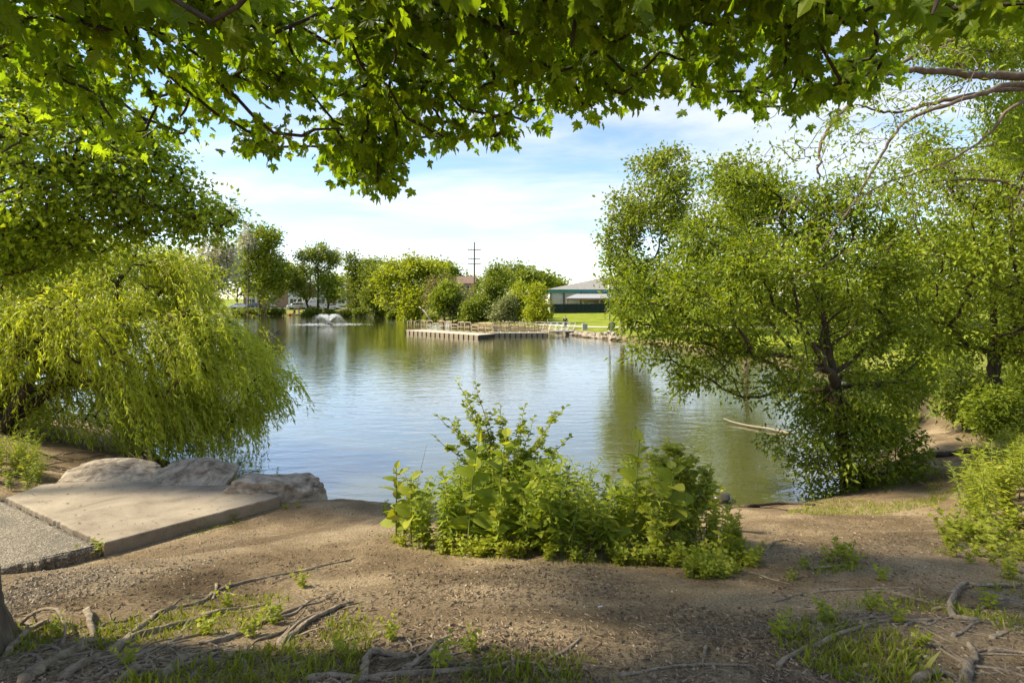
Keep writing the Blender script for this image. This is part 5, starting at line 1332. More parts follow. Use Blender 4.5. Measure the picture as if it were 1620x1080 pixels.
# shore stones
def rock(seed, sx, sy, sz, sub=3, rough=0.18, flat=0.0):
    g = rgn(seed); bm = bmesh.new(); bmesh.ops.create_icosphere(bm, subdivisions=sub, radius=1.0)
    V = np.array([v.co[:] for v in bm.verts]); Fc = np.array([[v.index for v in f.verts] for f in bm.faces]); bm.free()
    for _ in range(9):                                    # flat breaks
        n = norm(g.normal(size=3)); c = g.uniform(0.55, 0.85); dd = V @ n; V = V - np.outer(np.maximum(dd - c, 0) * 0.9, n)
    V = V * (1 + rough * 0.35 * wav(V[:, 0] * 1.7 + seed, V[:, 1] * 1.7 + V[:, 2], 1.7, 3, seed % 8))[:, None]
    V = V + 0.02 * rough * g.normal(size=V.shape)
    if flat: V[:, 2] = np.where(V[:, 2] > flat, flat + (V[:, 2] - flat) * 0.25, V[:, 2])
    return V * np.array([sx, sy, sz]), Fc
M['stone'] = surf('pale_stone', [(0.3, (0.15, 0.125, 0.095)), (0.5, (0.27, 0.23, 0.18)), (0.7, (0.40, 0.35, 0.29))], scale=3, bump=0.5, rough=0.85)
g = rgn(210); places = ['beside the gangway foot', 'in front of the utility box', 'between the utility box and the lamp post', 'below the lamp post', 'on the muddy point under the cottonwood']
stone_mes = []
for k in range(6):
    V, Fc = rock(220 + k, 1, 0.8, 0.6, 2); me = raw_mesh('stone', V, Fc, False); me.materials.append(M['stone']); stone_mes.append(me)
k = 0
for px in np.arange(884, 992, 3.1):
    # follow the waterline there
    D = np.linspace(44, 64, 200); X = (px - CX) / F * D; sd_ = poly_sd(X, D, POND); i = int(np.argmax(sd_ > 0.1)) if px < 985 else 20
    if not (sd_ > 0.1).any(): continue
    for row in range(2 if k % 3 else 1):
        o = bpy.data.objects.new('shore_stone', stone_mes[int(g.integers(0, 6))]); C.objects.link(o)
        xx, yy = X[i] + g.normal(0, .1), D[i] + 0.25 + row * g.uniform(.6, 1.3)
        s = g.gamma(4, .07) + .08; o.location = (xx, yy, gz(xx, yy) + s * .12); o.scale = (s, s, s * g.uniform(.7, 1.1)); o.rotation_euler = (g.uniform(-.2, .2), g.uniform(-.2, .2), g.uniform(0, 6.3))
        tag(o, 'pale rounded stone on the far shore ' + places[min(4, int((px - 884) / 22))], 'stone', 'stones along the far shore')
    k += 1

# utility box, lamp post with banner, bin
x_, d_ = (925 - CX) / F * 59, 59.0; z_ = gz(x_, d_)
ub = empty('utility_box', (x_, d_, z_), 'pale green utility box on the lawn by the shore stones', 'utility box')
m_ = MB(); m_.box(x_ - .30, x_ + .30, d_ - .25, d_ + .25, z_ + .05, z_ + .80); m_.build('cabinet', plain('pale_green_steel', (0.34, 0.38, 0.30), 0.5), ub, bevel=.02)
m_ = MB(); m_.box(x_ - .34, x_ + .34, d_ - .29, d_ + .29, z_ - .05, z_ + .047); m_.build('base', M['block'], ub)
m_ = MB(); m_.box(x_ - .005, x_ + .005, d_ - .262, d_ - .252, z_ + .08, z_ + .76); m_.build('door_seam', M['dark_metal'], ub)
m_ = MB(); m_.box(x_ + .04, x_ + .07, d_ - .275, d_ - .253, z_ + .36, z_ + .48); m_.build('handle', M['dark_metal'], ub)
x_, d_ = (964.5 - CX) / F * 55, 55.0; z_ = gz(x_, d_)
lp = empty('lamp_post', (x_, d_, z_), 'dark lamp post with small white banner above the muddy point', 'lamp post')
m_ = MB(); m_.tube([(x_, d_, z_), (x_, d_, z_ + .5), (x_, d_, z_ + 4.6)], [.09, .06, .045], 10); m_.build('post', M['dark_metal'], lp)
m_ = MB(); m_.tube([(x_, d_, z_ - .1), (x_, d_, z_ + .16)], [.26, .22], 14); m_.build('base', M['block'], lp)
m_ = MB(); m_.tube([(x_, d_, z_ + 4.6), (x_, d_, z_ + 4.72), (x_, d_, z_ + 5.1), (x_, d_, z_ + 5.2)], [.06, .16, .2, .04], 10); m_.build('lantern', M['white'], lp)
m_ = MB(); m_.box(x_ + .06, x_ + .16, d_ - .01, d_ + .01, z_ + 1.75, z_ + 2.5); m_.build('banner', M['white'], lp)
x_, d_ = (969.5 - CX) / F * 56.5, 56.5; z_ = gz(x_, d_)
tb = empty('trash_bin', (x_, d_, z_), 'dark trash bin beside the lamp post', 'trash bin')
m_ = MB(); m_.tube([(x_, d_, z_), (x_, d_, z_ + .8)], [.24, .28], 14); m_.build('body', M['dark_metal'], tb)
m_ = MB(); m_.tube([(x_, d_, z_ + .805), (x_, d_, z_ + .86), (x_, d_, z_ + .95)], [.3, .3, .12], 14); m_.build('lid', M['dark_metal'], tb)
# small park post on the far path
x_, d_ = (726.5 - CX) / F * 88, 88.0; z_ = gz(x_, d_)
pp = empty('path_post', (x_, d_, z_), 'short dark post with cap beside the path behind the dock', 'post')
m_ = MB(); m_.tube([(x_, d_, z_), (x_, d_, z_ + 1.5)], .09, 8); m_.build('post', M['dark_metal'], pp)
m_ = MB(); m_.tube([(x_, d_, z_ + 1.5), (x_, d_, z_ + 1.62), (x_, d_, z_ + 1.9), (x_, d_, z_ + 2.0)], [.1, .2, .2, .05], 8); m_.build('cap', M['dark_metal'], pp)
# floating branch
P = np.array([at(1145, 664, 17.2), at(1160, 671, 16.9), at(1185, 677, 16.5), at(1215, 682, 16.1), at(1250, 690, 15.6)]); P[:, 2] = np.array([.12, .07, .05, .06, .04])
m_ = MB(); m_.tube(catmull(P, 5), np.linspace(0.02, 0.05, 21), 8)
br = m_.build('floating_branch', plain('driftwood', (0.24, 0.20, 0.14), 0.75), smooth=True); tag(br, 'bleached bare branch lying on the water below the bank tree', 'branch')
# ---------------------------------------------------------------- near shore: pad, path, boulders
def pavement(name, poly, top, depth, mat, label, seed, jit=0.006, bevel=0.02, step=0.06):
    g = rgn(seed); out = []
    n = len(poly)
    for i in range(n):
        a, b = np.array(poly[i]), np.array(poly[(i + 1) % n]); m = max(2, int(np.linalg.norm(b - a) / step))
        for t in np.linspace(0, 1, m, endpoint=False): out.append(a + (b - a) * t)
    P = np.array(out); m = len(P); c = P.mean(0)
    nrm = norm(np.stack([np.roll(P, -1, 0)[:, 1] - np.roll(P, 1, 0)[:, 1], -(np.roll(P, -1, 0)[:, 0] - np.roll(P, 1, 0)[:, 0])], 1))
    sgn = np.sign(((P - c) * nrm).sum(1).mean()); nrm = nrm * sgn
    j = g.normal(0, jit, m)
    rings = [(0.0 + j, -depth), (0.0 + j, -bevel), (-bevel * .5 + j * .5, -bevel * .28), (-bevel * 1.4, 0.0)]
    V = []
    for off, dz in rings:
        Q = P + nrm * np.asarray(off).reshape(-1, 1) if np.ndim(off) else P + nrm * off
        V.append(np.stack([Q[:, 0], Q[:, 1], top(Q[:, 0], Q[:, 1]) + dz], 1))
    V = np.vstack(V); Fc = []
    for r in range(3):
        for i in range(m):
            k = (i + 1) % m; q = (r * m + i, r * m + k, (r + 1) * m + k, (r + 1) * m + i); Fc.append(q)
    Fc.append(tuple(range(3 * m, 4 * m)))
    me = bpy.data.meshes.new(name); me.from_pydata([tuple(v) for v in V], [], Fc)
    bm = bmesh.new(); bm.from_mesh(me); bmesh.ops.recalc_face_normals(bm, faces=bm.faces); bm.to_mesh(me); bm.free()
    return tag(link(name, me, None, mat), label, kind='structure')
def concrete():
    m, N, L, B = new_mat('worn_concrete')
    v = coords(N, L)
    a = nnode(N, 'ShaderNodeTexNoise', Scale=1.3, Detail=10.0, Roughness=0.66, Distortion=0.5); L.new(v, a.inputs['Vector'])
    r = ramp(N, L, a.outputs[0], [(0.32, (0.15, 0.118, 0.08)), (0.44, (0.235, 0.19, 0.135)), (0.56, (0.29, 0.24, 0.172)), (0.72, (0.345, 0.29, 0.215))])
    b = nnode(N, 'ShaderNodeTexNoise', Scale=90.0, Detail=4.0); L.new(v, b.inputs['Vector'])
    s = ramp(N, L, b.outputs[0], [(0.35, (0.72, 0.72, 0.72)), (0.6, (1.08, 1.08, 1.08))])
    mu = N.new('ShaderNodeMix'); mu.data_type = 'RGBA'; mu.blend_type = 'MULTIPLY'; mu.inputs[0].default_value = 0.8
    L.new(r.outputs[0], mu.inputs[6]); L.new(s.outputs[0], mu.inputs[7]); L.new(mu.outputs[2], B.inputs['Base Color'])
    bp = nnode(N, 'ShaderNodeBump', Strength=0.35, Distance=0.006); L.new(b.outputs[0], bp.inputs['Height']); L.new(bp.outputs[0], B.inputs['Normal']); B.inputs['Roughness'].default_value = 0.9
    return m
def asphalt():
    m, N, L, B = new_mat('coarse_asphalt')
    v = coords(N, L)
    a = nnode(N, 'ShaderNodeTexVoronoi', Scale=75.0); L.new(v, a.inputs['Vector'])
    sx = N.new('ShaderNodeSeparateColor'); L.new(a.outputs['Color'], sx.inputs[0])
    r = ramp(N, L, sx.outputs[0], [(0.0, (0.065, 0.055, 0.04)), (0.45, (0.13, 0.11, 0.082)), (0.8, (0.20, 0.172, 0.13)), (1.0, (0.33, 0.29, 0.225))])
    n2 = nnode(N, 'ShaderNodeTexNoise', Scale=1.3, Detail=6.0); L.new(v, n2.inputs['Vector'])
    r2 = ramp(N, L, n2.outputs[0], [(0.35, (0.8, 0.8, 0.8)), (0.65, (1.15, 1.12, 1.05))])
    mu = N.new('ShaderNodeMix'); mu.data_type = 'RGBA'; mu.blend_type = 'MULTIPLY'; mu.inputs[0].default_value = 1
    L.new(r.outputs[0], mu.inputs[6]); L.new(r2.outputs[0], mu.inputs[7]); L.new(mu.outputs[2], B.inputs['Base Color'])
    bp = nnode(N, 'ShaderNodeBump', Strength=0.9, Distance=0.008, invert=True); L.new(a.outputs['Distance'], bp.inputs['Height']); L.new(bp.outputs[0], B.inputs['Normal']); B.inputs['Roughness'].default_value = 0.92
    return m
pavement('concrete_pad', SLAB, slab_z, 0.30, concrete(), 'tan concrete pad beside the three boulders', 1)
pavement('asphalt_path', ASPH, lambda x, y: slab_z(x, y) - 0.018 - 0.05 * sst(0.35, 0.0, -poly_sd(x, y, ASPH)) * (np.abs(x + 6.6) > 1.55), 0.30, asphalt(), 'cracked grey asphalt path meeting the concrete pad', 2, jit=0.02, bevel=0.05, step=0.05)

def rock_material(name, pale):
    m, N, L, B = new_mat(name)
    v = coords(N, L, (1.6, 1.6, 2.6)); v1 = coords(N, L)
    a = nnode(N, 'ShaderNodeTexNoise', Scale=2.4, Detail=9.0, Roughness=0.68, Distortion=0.6); L.new(v, a.inputs['Vector'])
    k = pale
    r = ramp(N, L, a.outputs[0], [(0.34, (0.10 * k, 0.08 * k, 0.06 * k)), (0.45, (0.27 * k, 0.21 * k, 0.15 * k)), (0.55, (0.42 * k, 0.345 * k, 0.255 * k)), (0.68, (0.60 * k, 0.51 * k, 0.40 * k))])
    L.new(r.outputs[0], B.inputs['Base Color'])
    b = nnode(N, 'ShaderNodeTexNoise', Scale=14.0, Detail=10.0, Roughness=0.7); L.new(v1, b.inputs['Vector'])
    ad = nnode(N, 'ShaderNodeMath', operation='MULTIPLY_ADD'); ad.inputs[1].default_value = 1.2; L.new(a.outputs[0], ad.inputs[0]); L.new(b.outputs[0], ad.inputs[2])
    bp = nnode(N, 'ShaderNodeBump', Strength=1.0, Distance=0.06); L.new(ad.outputs[0], bp.inputs['Height']); L.new(bp.outputs[0], B.inputs['Normal']); B.inputs['Roughness'].default_value = 0.88
    return m
rocky = rock_material('boulder_stone', 1.02)
def boulder(label, c, size, seed, rz, tilt, cuts):
    bm = bmesh.new(); bmesh.ops.create_icosphere(bm, subdivisions=5, radius=1.0)
    V = np.array([v.co[:] for v in bm.verts]); Fc = np.array([[v.index for v in f.verts] for f in bm.faces]); bm.free()
    V = np.sign(V) * np.abs(V) ** 0.7                            # squarer
    g = rgn(seed)
    more = [(norm(g.normal(size=3) * np.array([1, 1, .55])), g.uniform(.78, .98)) for _ in range(16)]
    for n, o in list(cuts) + more:
        n = norm(np.array(n, float)); dd = V @ n; V = V - np.outer(np.maximum(dd - o, 0) * 0.97, n)
    u1, u2 = V[:, 0] + 0.4 * V[:, 2] + seed, V[:, 1] + 0.7 * V[:, 2]
    r1 = 1 - 2 * np.abs(wav(u1, u2, 2.1, 4, seed % 9)); r2 = 1 - 2 * np.abs(wav(u1 * .6, u2 + 1.8 * V[:, 2], 6.5, 4, (seed + 3) % 9))
    V = V * (1 + 0.045 * r1 + 0.028 * r2)[:, None]
    V[:, 2] += 0.035 * np.round(2.5 * r1) / 2.5
    V = V * np.array(size)
    me = raw_mesh('boulder', V, Fc, True); me.set_sharp_from_angle(angle=R(22))
    o = link('boulder', me, None, rocky); o.location = c; o.rotation_euler = (tilt[0], tilt[1], rz)
    return tag(o, label, 'boulder', 'boulders edging the concrete pad')
boulder('flat-topped brown boulder at the end of the pad, nearest the open water', (-3.98, 8.62, 0.80), (0.80, 0.50, 0.46), 3, R(12), (R(-3), R(4)), [((0, 0, 1), .74), ((1, -.5, .15), .86), ((-.3, -1, .2), .8), ((.4, -1, 0), .86), ((1, .6, .1), .9)])
boulder('middle boulder of the three with a pale broken face', (-5.72, 9.02, 0.96), (0.90, 0.46, 0.33), 5, R(-4), (R(5), R(-5)), [((-.5, -.3, 1), .66), ((.35, -.75, .75), .62), ((.9, -.2, .5), .80), ((1, .2, -.1), .86), ((-.9, -.6, .3), .72)])
boulder('low wedge-shaped boulder nearest the willow', (-7.42, 9.22, 0.93), (0.88, 0.46, 0.27), 7, R(4), (R(4), R(3)), [((-.35, -.2, 1), .6), ((.6, -.4, .8), .64), ((0, -1, .5), .74), ((-1, -.2, .3), .78)])

# ---------------------------------------------------------------- plants of the near shore
def on_ground_many(px, py):
    px = np.asarray(px, float); py = np.asarray(py, float); D = np.clip(848.0 / np.maximum(py - 712, 60), 1.5, 14)
    for _ in range(6):
        z = ground_z((px - CX) / F * D, D); D = np.clip(0.4 * D + 0.6 * F * (CAM_Z - z) / (py - CY), 1.2, 18)
    X = (px - CX) / F * D
    return np.stack([X, D, ground_z(X, D)], 1)

def stalk(g, h, lean, curve=0.25, n=7):
    t = np.linspace(0, 1, n)[:, None]; a = g.uniform(0, 6.28)
    d = np.array([math.cos(a), math.sin(a), 0]) * lean * h
    return np.array([0, 0, 0]) + d * t ** (1 + curve * 4) + np.array([0, 0, h]) * t + g.normal(0, 0.008 * h, (n, 3)) * t

def stalk_leaves(g, P, n, size, start=0.12, end=1.0, upw=0.55, droop=0.25, opposite=False, taper=True):
    t = np.linspace(start, end, n) + g.normal(0, 0.01, n); t = np.clip(t, 0, 1)
    s = t * (len(P) - 1); i = np.minimum(s.astype(int), len(P) - 2); f = (s - i)[:, None]
    pos = P[i] * (1 - f) + P[i + 1] * f
    az = np.arange(n) * 2.4 + g.uniform(0, 6.28) + g.normal(0, .3, n)
    if opposite: az = (np.arange(n) // 2) * 1.57 + (np.arange(n) % 2) * np.pi + g.normal(0, .15, n)
    out = np.stack([np.cos(az), np.sin(az), np.zeros(n)], 1)
    A = out + np.array([0, 0, 1]) * (upw * (0.3 + 0.9 * t) - droop * g.random(n))[:, None]
    Nn = np.array([0, 0, 1.0]) - out * 0.35 + g.normal(0, .55, (n, 3)) + np.array([0, -.35, 0])
    S = size * (1.15 - 0.75 * np.abs(t - 0.45) if taper else np.ones(n)) * g.uniform(0.75, 1.2, n)
    return pos, A, Nn, S

def weed_proto(seed, h, n, size, T, mat, stems=1, lean=0.18, opposite=False, upw=0.55, start=0.1):
    g = rgn(seed); SV, SQ, nb = [], [], 0; LV = []
    for s in range(stems):
        hh = h * g.uniform(0.75, 1.05); P = stalk(g, hh, lean * g.uniform(.4, 1.4)); P = P + np.array([g.normal(0, .03), g.normal(0, .03), 0]) * (stems > 1)
        V, Q = tube(P, np.linspace(0.0065, 0.0022, len(P)) * (h / 0.8), 5); SV.append(V); SQ.append(Q + nb); nb += len(V)
        LV.append(stalk_leaves(g, P, n, size, start=start, opposite=opposite, upw=upw))
    P, A, Nn, S = [np.concatenate([l[i] for l in LV]) for i in range(4)]
    V, Fc = place_leaves(P, A, Nn, S, T)
    sm = raw_mesh('stem', np.vstack(SV), np.vstack(SQ), True); sm.materials.append(M['stem'])
    fm = raw_mesh('foliage', V, Fc, False, {'rnd': np.repeat(np.clip(rgn(seed).random(len(P)) * .7 + .3 * rgn(seed + 1).random(), 0, 1), len(T[0]))}); fm.materials.append(M[mat])
    return sm, fm
def plant(name, protos, p, s, rz, label, group, cat='plant', tilt=(0, 0)):
    root = empty(name, p, label, cat, group)
    root.rotation_euler = (tilt[0], tilt[1], rz); root.scale = (s, s, s)
    for nm, me in zip(('stem', 'foliage'), protos):
        o = bpy.data.objects.new(nm, me); C.objects.link(o); o.parent = root
        if nm == 'foliage': o['kind'] = 'stuff'
    return root
T_NARROW = tmpl_ovate(0.085, 0.03, 0.35)
lance = [weed_proto(400 + k, 0.85, 30 + 3 * k, 0.115 + 0.008 * k, T_NARROW if k % 2 else T_LANCE, 'weed', stems=3, lean=0.32, start=0.12 + .03 * k, upw=0.7 - .08 * k) for k in range(6)]
lance_b = [weed_proto(420 + k, 0.85, 34 + 2 * k, 0.11 + .008 * k, T_NARROW if k % 2 else T_LANCE, 'bright', stems=3, lean=0.3, start=0.1) for k in range(5)]
ovate = [weed_proto(440 + k, 0.8, 26, 0.115, T_OVW, 'weed', stems=2) for k in range(4)]
ovate_b = [weed_proto(460 + k, 0.8, 26, 0.11, T_OVW, 'bright', stems=2) for k in range(4)]
low_b = [weed_proto(480 + k, 0.25, 12, 0.075, T_OVW, 'bright', stems=4, lean=0.7) for k in range(4)]

g = rgn(500)
top_line = np.array([(588, 795), (610, 770), (640, 752), (680, 722), (720, 705), (760, 690), (820, 690), (870, 700), (920, 720), (960, 725), (1000, 705), (1050, 700), (1090, 705), (1125, 745), (1150, 785), (1175, 815), (1200, 825)], float)
front = np.array([(588, 838), (620, 858), (700, 872), (800, 880), (900, 884), (1000, 890), (1100, 893), (1150, 892), (1205, 872)], float)
cnt = 0
for k in range(165):
    px = g.uniform(592, 1196); row = g.random() ** 1.1
    yf = np.interp(px, front[:, 0], front[:, 1]); p = on_ground(px, yf, 3, 9); 
    d = p[1] + row * (1.9 if px < 1130 else 0.6); x = (px - CX) / F * d; z = gz(x, d)
    ytop = np.interp(px, top_line[:, 0], top_line[:, 1]) + g.gamma(1.6, 18) + (1 - row) * 40 * g.random()
    h = (CAM_Z - (ytop - CY) / F * d) - z
    if h < 0.12: continue
    side = px > 1000
    pr = (ovate_b if g.random() < .55 else lance_b) if side and g.random() < .75 else (lance if g.random() < .72 else ovate)
    lab = 'leafy weed in the dense shoreline clump, on the side of the bank tree' if side else 'slender leafy weed in the dense shoreline clump, round the woody shrub'
    plant('weed', pr[int(g.integers(0, len(pr)))], (x, d, z - .02), h / 0.85, g.uniform(0, 6.28), lab, 'weeds in the shoreline clump', tilt=(g.normal(0, .07), g.normal(0, .07)))
for k in range(84):
    px = g.uniform(1085, 1200) if k < 34 else g.uniform(620, 1080); yf = np.interp(px, front[:, 0], front[:, 1]) + g.uniform(-8, 22) * (1 if k < 34 else 0.2); p = on_ground(px, yf, 3, 9)
    plant('creeping_weed', low_b[k % 4], p - (0, 0, .01), g.uniform(.4, .9), g.uniform(0, 6.28), 'low creeping weed at the foot of the shoreline clump', 'creeping weeds at the clump edge')

# tall plants with large leaves standing out of the clump: every leaf an object
def broad_plant(label, px, py_base, d, py_top, n, size, seed, mat='bright', lean=0.08):
    gg = rgn(seed); x = (px - CX) / F * d; z = gz(x, d); h = (CAM_Z - (py_top - CY) / F * d) - z
    root = empty('broadleaf_plant', (x, d, z), label, 'plant', None)
    P = stalk(gg, h, lean) + np.array([x, d, z])
    V, Q = tube(P, np.linspace(0.011, 0.005, len(P)), 7); link('stem', raw_mesh('stem', local(V, root), Q, True), root, M['stem'])
    pos, A, Nn, S = stalk_leaves(gg, P, n + 4, size * 1.3, start=0.22, upw=0.8, droop=0.6, opposite=True)
    single_leaves('leaf', pos, A, Nn, S, T_BROAD, M[mat], root, 4)
bps = [(627, 5.9, 745, 12, .16, 'broad-leaved plant at the open-water end of the shoreline clump'), (650, 5.7, 752, 10, .15, 'second broad-leaved plant from the open-water end of the clump'), (742, 5.3, 698, 12, .17, 'tall broad-leaved stalk in front of the woody shrub'),
       (786, 5.25, 690, 12, .19, 'tallest broad-leaved stalk, pale stemmed, in the middle of the clump'), (1003, 5.3, 698, 12, .17, 'broad-leaved stalk with pointed tip, reflected trees behind'), (1062, 5.2, 735, 12, .20, 'pale-stemmed plant with the largest leaf, nearest the bright vine'),
       (900, 5.2, 800, 8, .13, 'short broad-leaved plant low in the middle of the clump'), (980, 5.1, 830, 8, .12, 'short broad-leaved plant below the pointed stalk'), (840, 5.6, 735, 9, .16, 'broad-leaved plant just behind the clump middle')]
for k, (px, d, yt, n, s, lb) in enumerate(bps):
    broad_plant(lb, px, 0, d, yt, n, s, 520 + k, 'weed' if k in (2, 3, 8) else 'bright')

# woody shrub: stems with alternate round leaves
def stem_shrub(name, label, px0, d, tips, seed, T, size, mat, per=26, side=6, single=0, spread=0.10):
    gg = rgn(seed); x = (px0 - CX) / F * d; z = gz(x, d); root = empty(name, (x, d, z), label, 'shrub')
    SV, SQ, nb = [], [], 0; LL = []
    for (tx, ty) in tips:
        dd = d + gg.uniform(-.35, .35); tip = at(tx, ty, dd); b = np.array([x + gg.normal(0, .1), d + gg.normal(0, .08), z - .03])
        mid = b * .5 + tip * .5 + np.array([(b[0] - tip[0]) * .18, 0, .12])
        P = catmull(np.array([b, mid, tip]), 6); P = P + gg.normal(0, .008, P.shape)
        V, Q = tube(P, np.linspace(0.010, 0.0025, len(P)), 5); SV.append(V); SQ.append(Q + nb); nb += len(V)
        LL.append(stalk_leaves(gg, P, per, size, start=.30, upw=.5, taper=False))
        for s in range(side):
            t = gg.uniform(.35, .92); i = int(t * (len(P) - 1)); a = gg.uniform(0, 6.28); ln = gg.uniform(.12, .34) * (1.25 - t)
            q = np.array([P[i], P[i] + ln * .5 * np.array([math.cos(a), math.sin(a) * .7, .65]), P[i] + ln * np.array([math.cos(a), math.sin(a) * .7, .95])])
            q = catmull(q, 3); V, Q = tube(q, np.linspace(.004, .0015, len(q)), 4); SV.append(V); SQ.append(Q + nb); nb += len(V)
            LL.append(stalk_leaves(gg, q, 13, size, start=.1, upw=.4, taper=False))
    link('branches', raw_mesh('branches', local(np.vstack(SV), root), np.vstack(SQ), True), root, M['twig'])['kind'] = 'stuff'
    P, A, Nn, S = [np.concatenate([l[i] for l in LL]) for i in range(4)]
    if single:
        k = rgn(seed + 1).permutation(len(P)); a, b = k[:single], k[single:]
        single_leaves('leaf', P[a], A[a], Nn[a], S[a], T, M[mat], root); P, A, Nn, S = P[b], A[b], Nn[b], S[b]
    leaves_obj('foliage', P, A, Nn, S, T, M[mat], root, seed)
stem_shrub('woody_shrub', 'woody shrub with small round leaves rising highest from the shoreline clump', 800, 6.0, [(722, 598), (752, 603), (738, 640), (690, 655), (686, 690), (790, 640), (830, 640), (770, 655), (896, 642), (872, 668), (905, 690), (845, 660), (712, 665), (810, 690)], 540, T_OVW, 0.070, 'weed', single=300, per=34, side=8)
stem_shrub('vine_shrub', 'bright large-leaved vine mounded over the clump on the bank tree side', 1080, 5.7, [(1012, 700), (1030, 712), (1055, 692), (1078, 700), (1100, 710), (1124, 735), (1138, 770), (1090, 740), (1045, 730), (1110, 770), (1130, 800), (1065, 720)], 541, T_OVW, 0.085, 'bright', per=18, side=5, single=200)

# weeds on the far side of the narrow path
for k in range(135):
    px = g.uniform(1485, 1760); u = g.random(); d = 6.3 + u * 5.2 + (0.8 if px < 1530 else 0)
    edge = np.interp(d, [5.5, 7, 9, 11.5], [1490, 1500, 1545, 1585])
    if px < edge: continue
    x = (px - CX) / F * d
    plant('tall_weed', (lance_b + ovate_b[:1] + lance[:2])[int(g.integers(0, 8))], (x, d, gz(x, d) - .02), g.uniform(.6, 1.15), g.uniform(0, 6.28), 'leafy weed in the bright stand beyond the narrow path', 'weeds beyond the narrow path', tilt=(g.normal(0, .08), g.normal(0, .08)))
for k in range(40):
    px = g.uniform(1480, 1640); d = g.uniform(4.6, 6.6); x = (px - CX) / F * d
    if d < 5.4 and g.random() < .6: continue
    plant('path_weed', low_b[k % 4], (x, d, gz(x, d) - .01), g.uniform(.5, 1.2), g.uniform(0, 6.28), 'low weed in front of the bright stand by the narrow path', 'low weeds by the narrow path')
# shrubs along the inlet
for i, (px, d, py, rx, ry, mt, lb) in enumerate([(1525, 14.6, 620, 42, 46, 'dark', 'dark shrub at the foot of the spreading path-side tree'), (1575, 12.6, 645, 30, 34, 'light', 'light green shrub between the path and the tall weeds'), (1440, 21, 585, 46, 26, 'yellow', 'yellow-green bush beyond the marshy inlet'),
                                                 (1500, 24, 575, 40, 30, 'light', 'green bush beside the bare stump over the inlet'), (1610, 16, 600, 50, 50, 'light', 'tall bright thicket behind the spreading tree trunk'), (1405, 17.5, 650, 34, 34, 'mid', 'marsh bush in the water behind the forked tree'), (1330, 26, 560, 40, 26, 'light', 'pale bush on the lawn shore seen through the leaning tree')]):
    xx = (px - CX) / F * d; z0 = max(gz(xx, d), -.1)
    pts = crown_from_blobs([(px, py, rx, ry), (px - rx * .4, py + ry * .4, rx * .6, ry * .5), (px + rx * .4, py + ry * .3, rx * .6, ry * .6)], d, 90, 560 + i)
    pts[:, 2] = np.maximum(pts[:, 2], z0 + .1)
    tree('inlet_shrub', lb, [(xx, d, z0 - .1), (xx, d, z0 + .3), (xx, d, z0 + .6)], 0.05, pts, T_OV, 44, 0.2, 0.13, mt, 560 + i, cat='shrub', rmin=0.006, up=.8)
# reeds by the pad
for k in range(26):
    p = on_ground(g.uniform(-20, 62), g.uniform(735, 790), 6, 12)
    p[0] -= 0.3; p[1] += .3; p[2] = gz(p[0], p[1])
    plant('bank_weed', (lance_b + lance)[k % 11], p, g.uniform(.5, .95), g.uniform(0, 6.28), 'grassy weed on the bank beside the concrete pad, under the willow', 'weeds beside the pad')
p = on_ground(137, 884); 
for k in range(5):
    q = p + np.array([g.normal(0, .10), g.normal(0, .03), 0]); q[2] = gz(q[0], q[1])
    plant('corner_weed', low_b[k % 4], q, g.uniform(.55, .8), g.uniform(0, 6.28), 'small bright weed tuft at the corner of pad and asphalt', 'weeds at the pad corner')
for k, (px, py) in enumerate([(300, 838), (330, 832), (350, 826), (370, 822), (225, 858), (248, 852), (450, 806), (470, 802)]):
    p = on_ground(px, py); plant('edge_weed', low_b[k % 4], p - (0, 0, .01), g.uniform(.3, .55), g.uniform(0, 6.28), 'tiny weed along the foot of the concrete pad', 'weeds along the pad edge')
for k, (px, py, s) in enumerate([(478, 927, .5), (1310, 890, .7), (1330, 885, .8), (1350, 893, .6), (1590, 915, .8), (1600, 905, .7), (1392, 918, .5), (1250, 917, .4), (205, 1050, .4), (320, 1005, .5), (430, 985, .5), (740, 1030, .45), (700, 1060, .5), (1450, 1020, .4), (1380, 965, .5), (1300, 985, .55), (620, 1010, .45), (555, 1040, .5), (1560, 960, .5), (1270, 900, .5), (360, 960, .5), (395, 1010, .5), (90, 1010, .45), (1240, 1010, .5), (1420, 985, .5)]):
    p = on_ground(px, py); plant('seedling', low_b[k % 4], p - (0, 0, .01), s, g.uniform(0, 6.28), 'small leafy seedling on the trodden soil among the roots', 'seedlings on the soil')

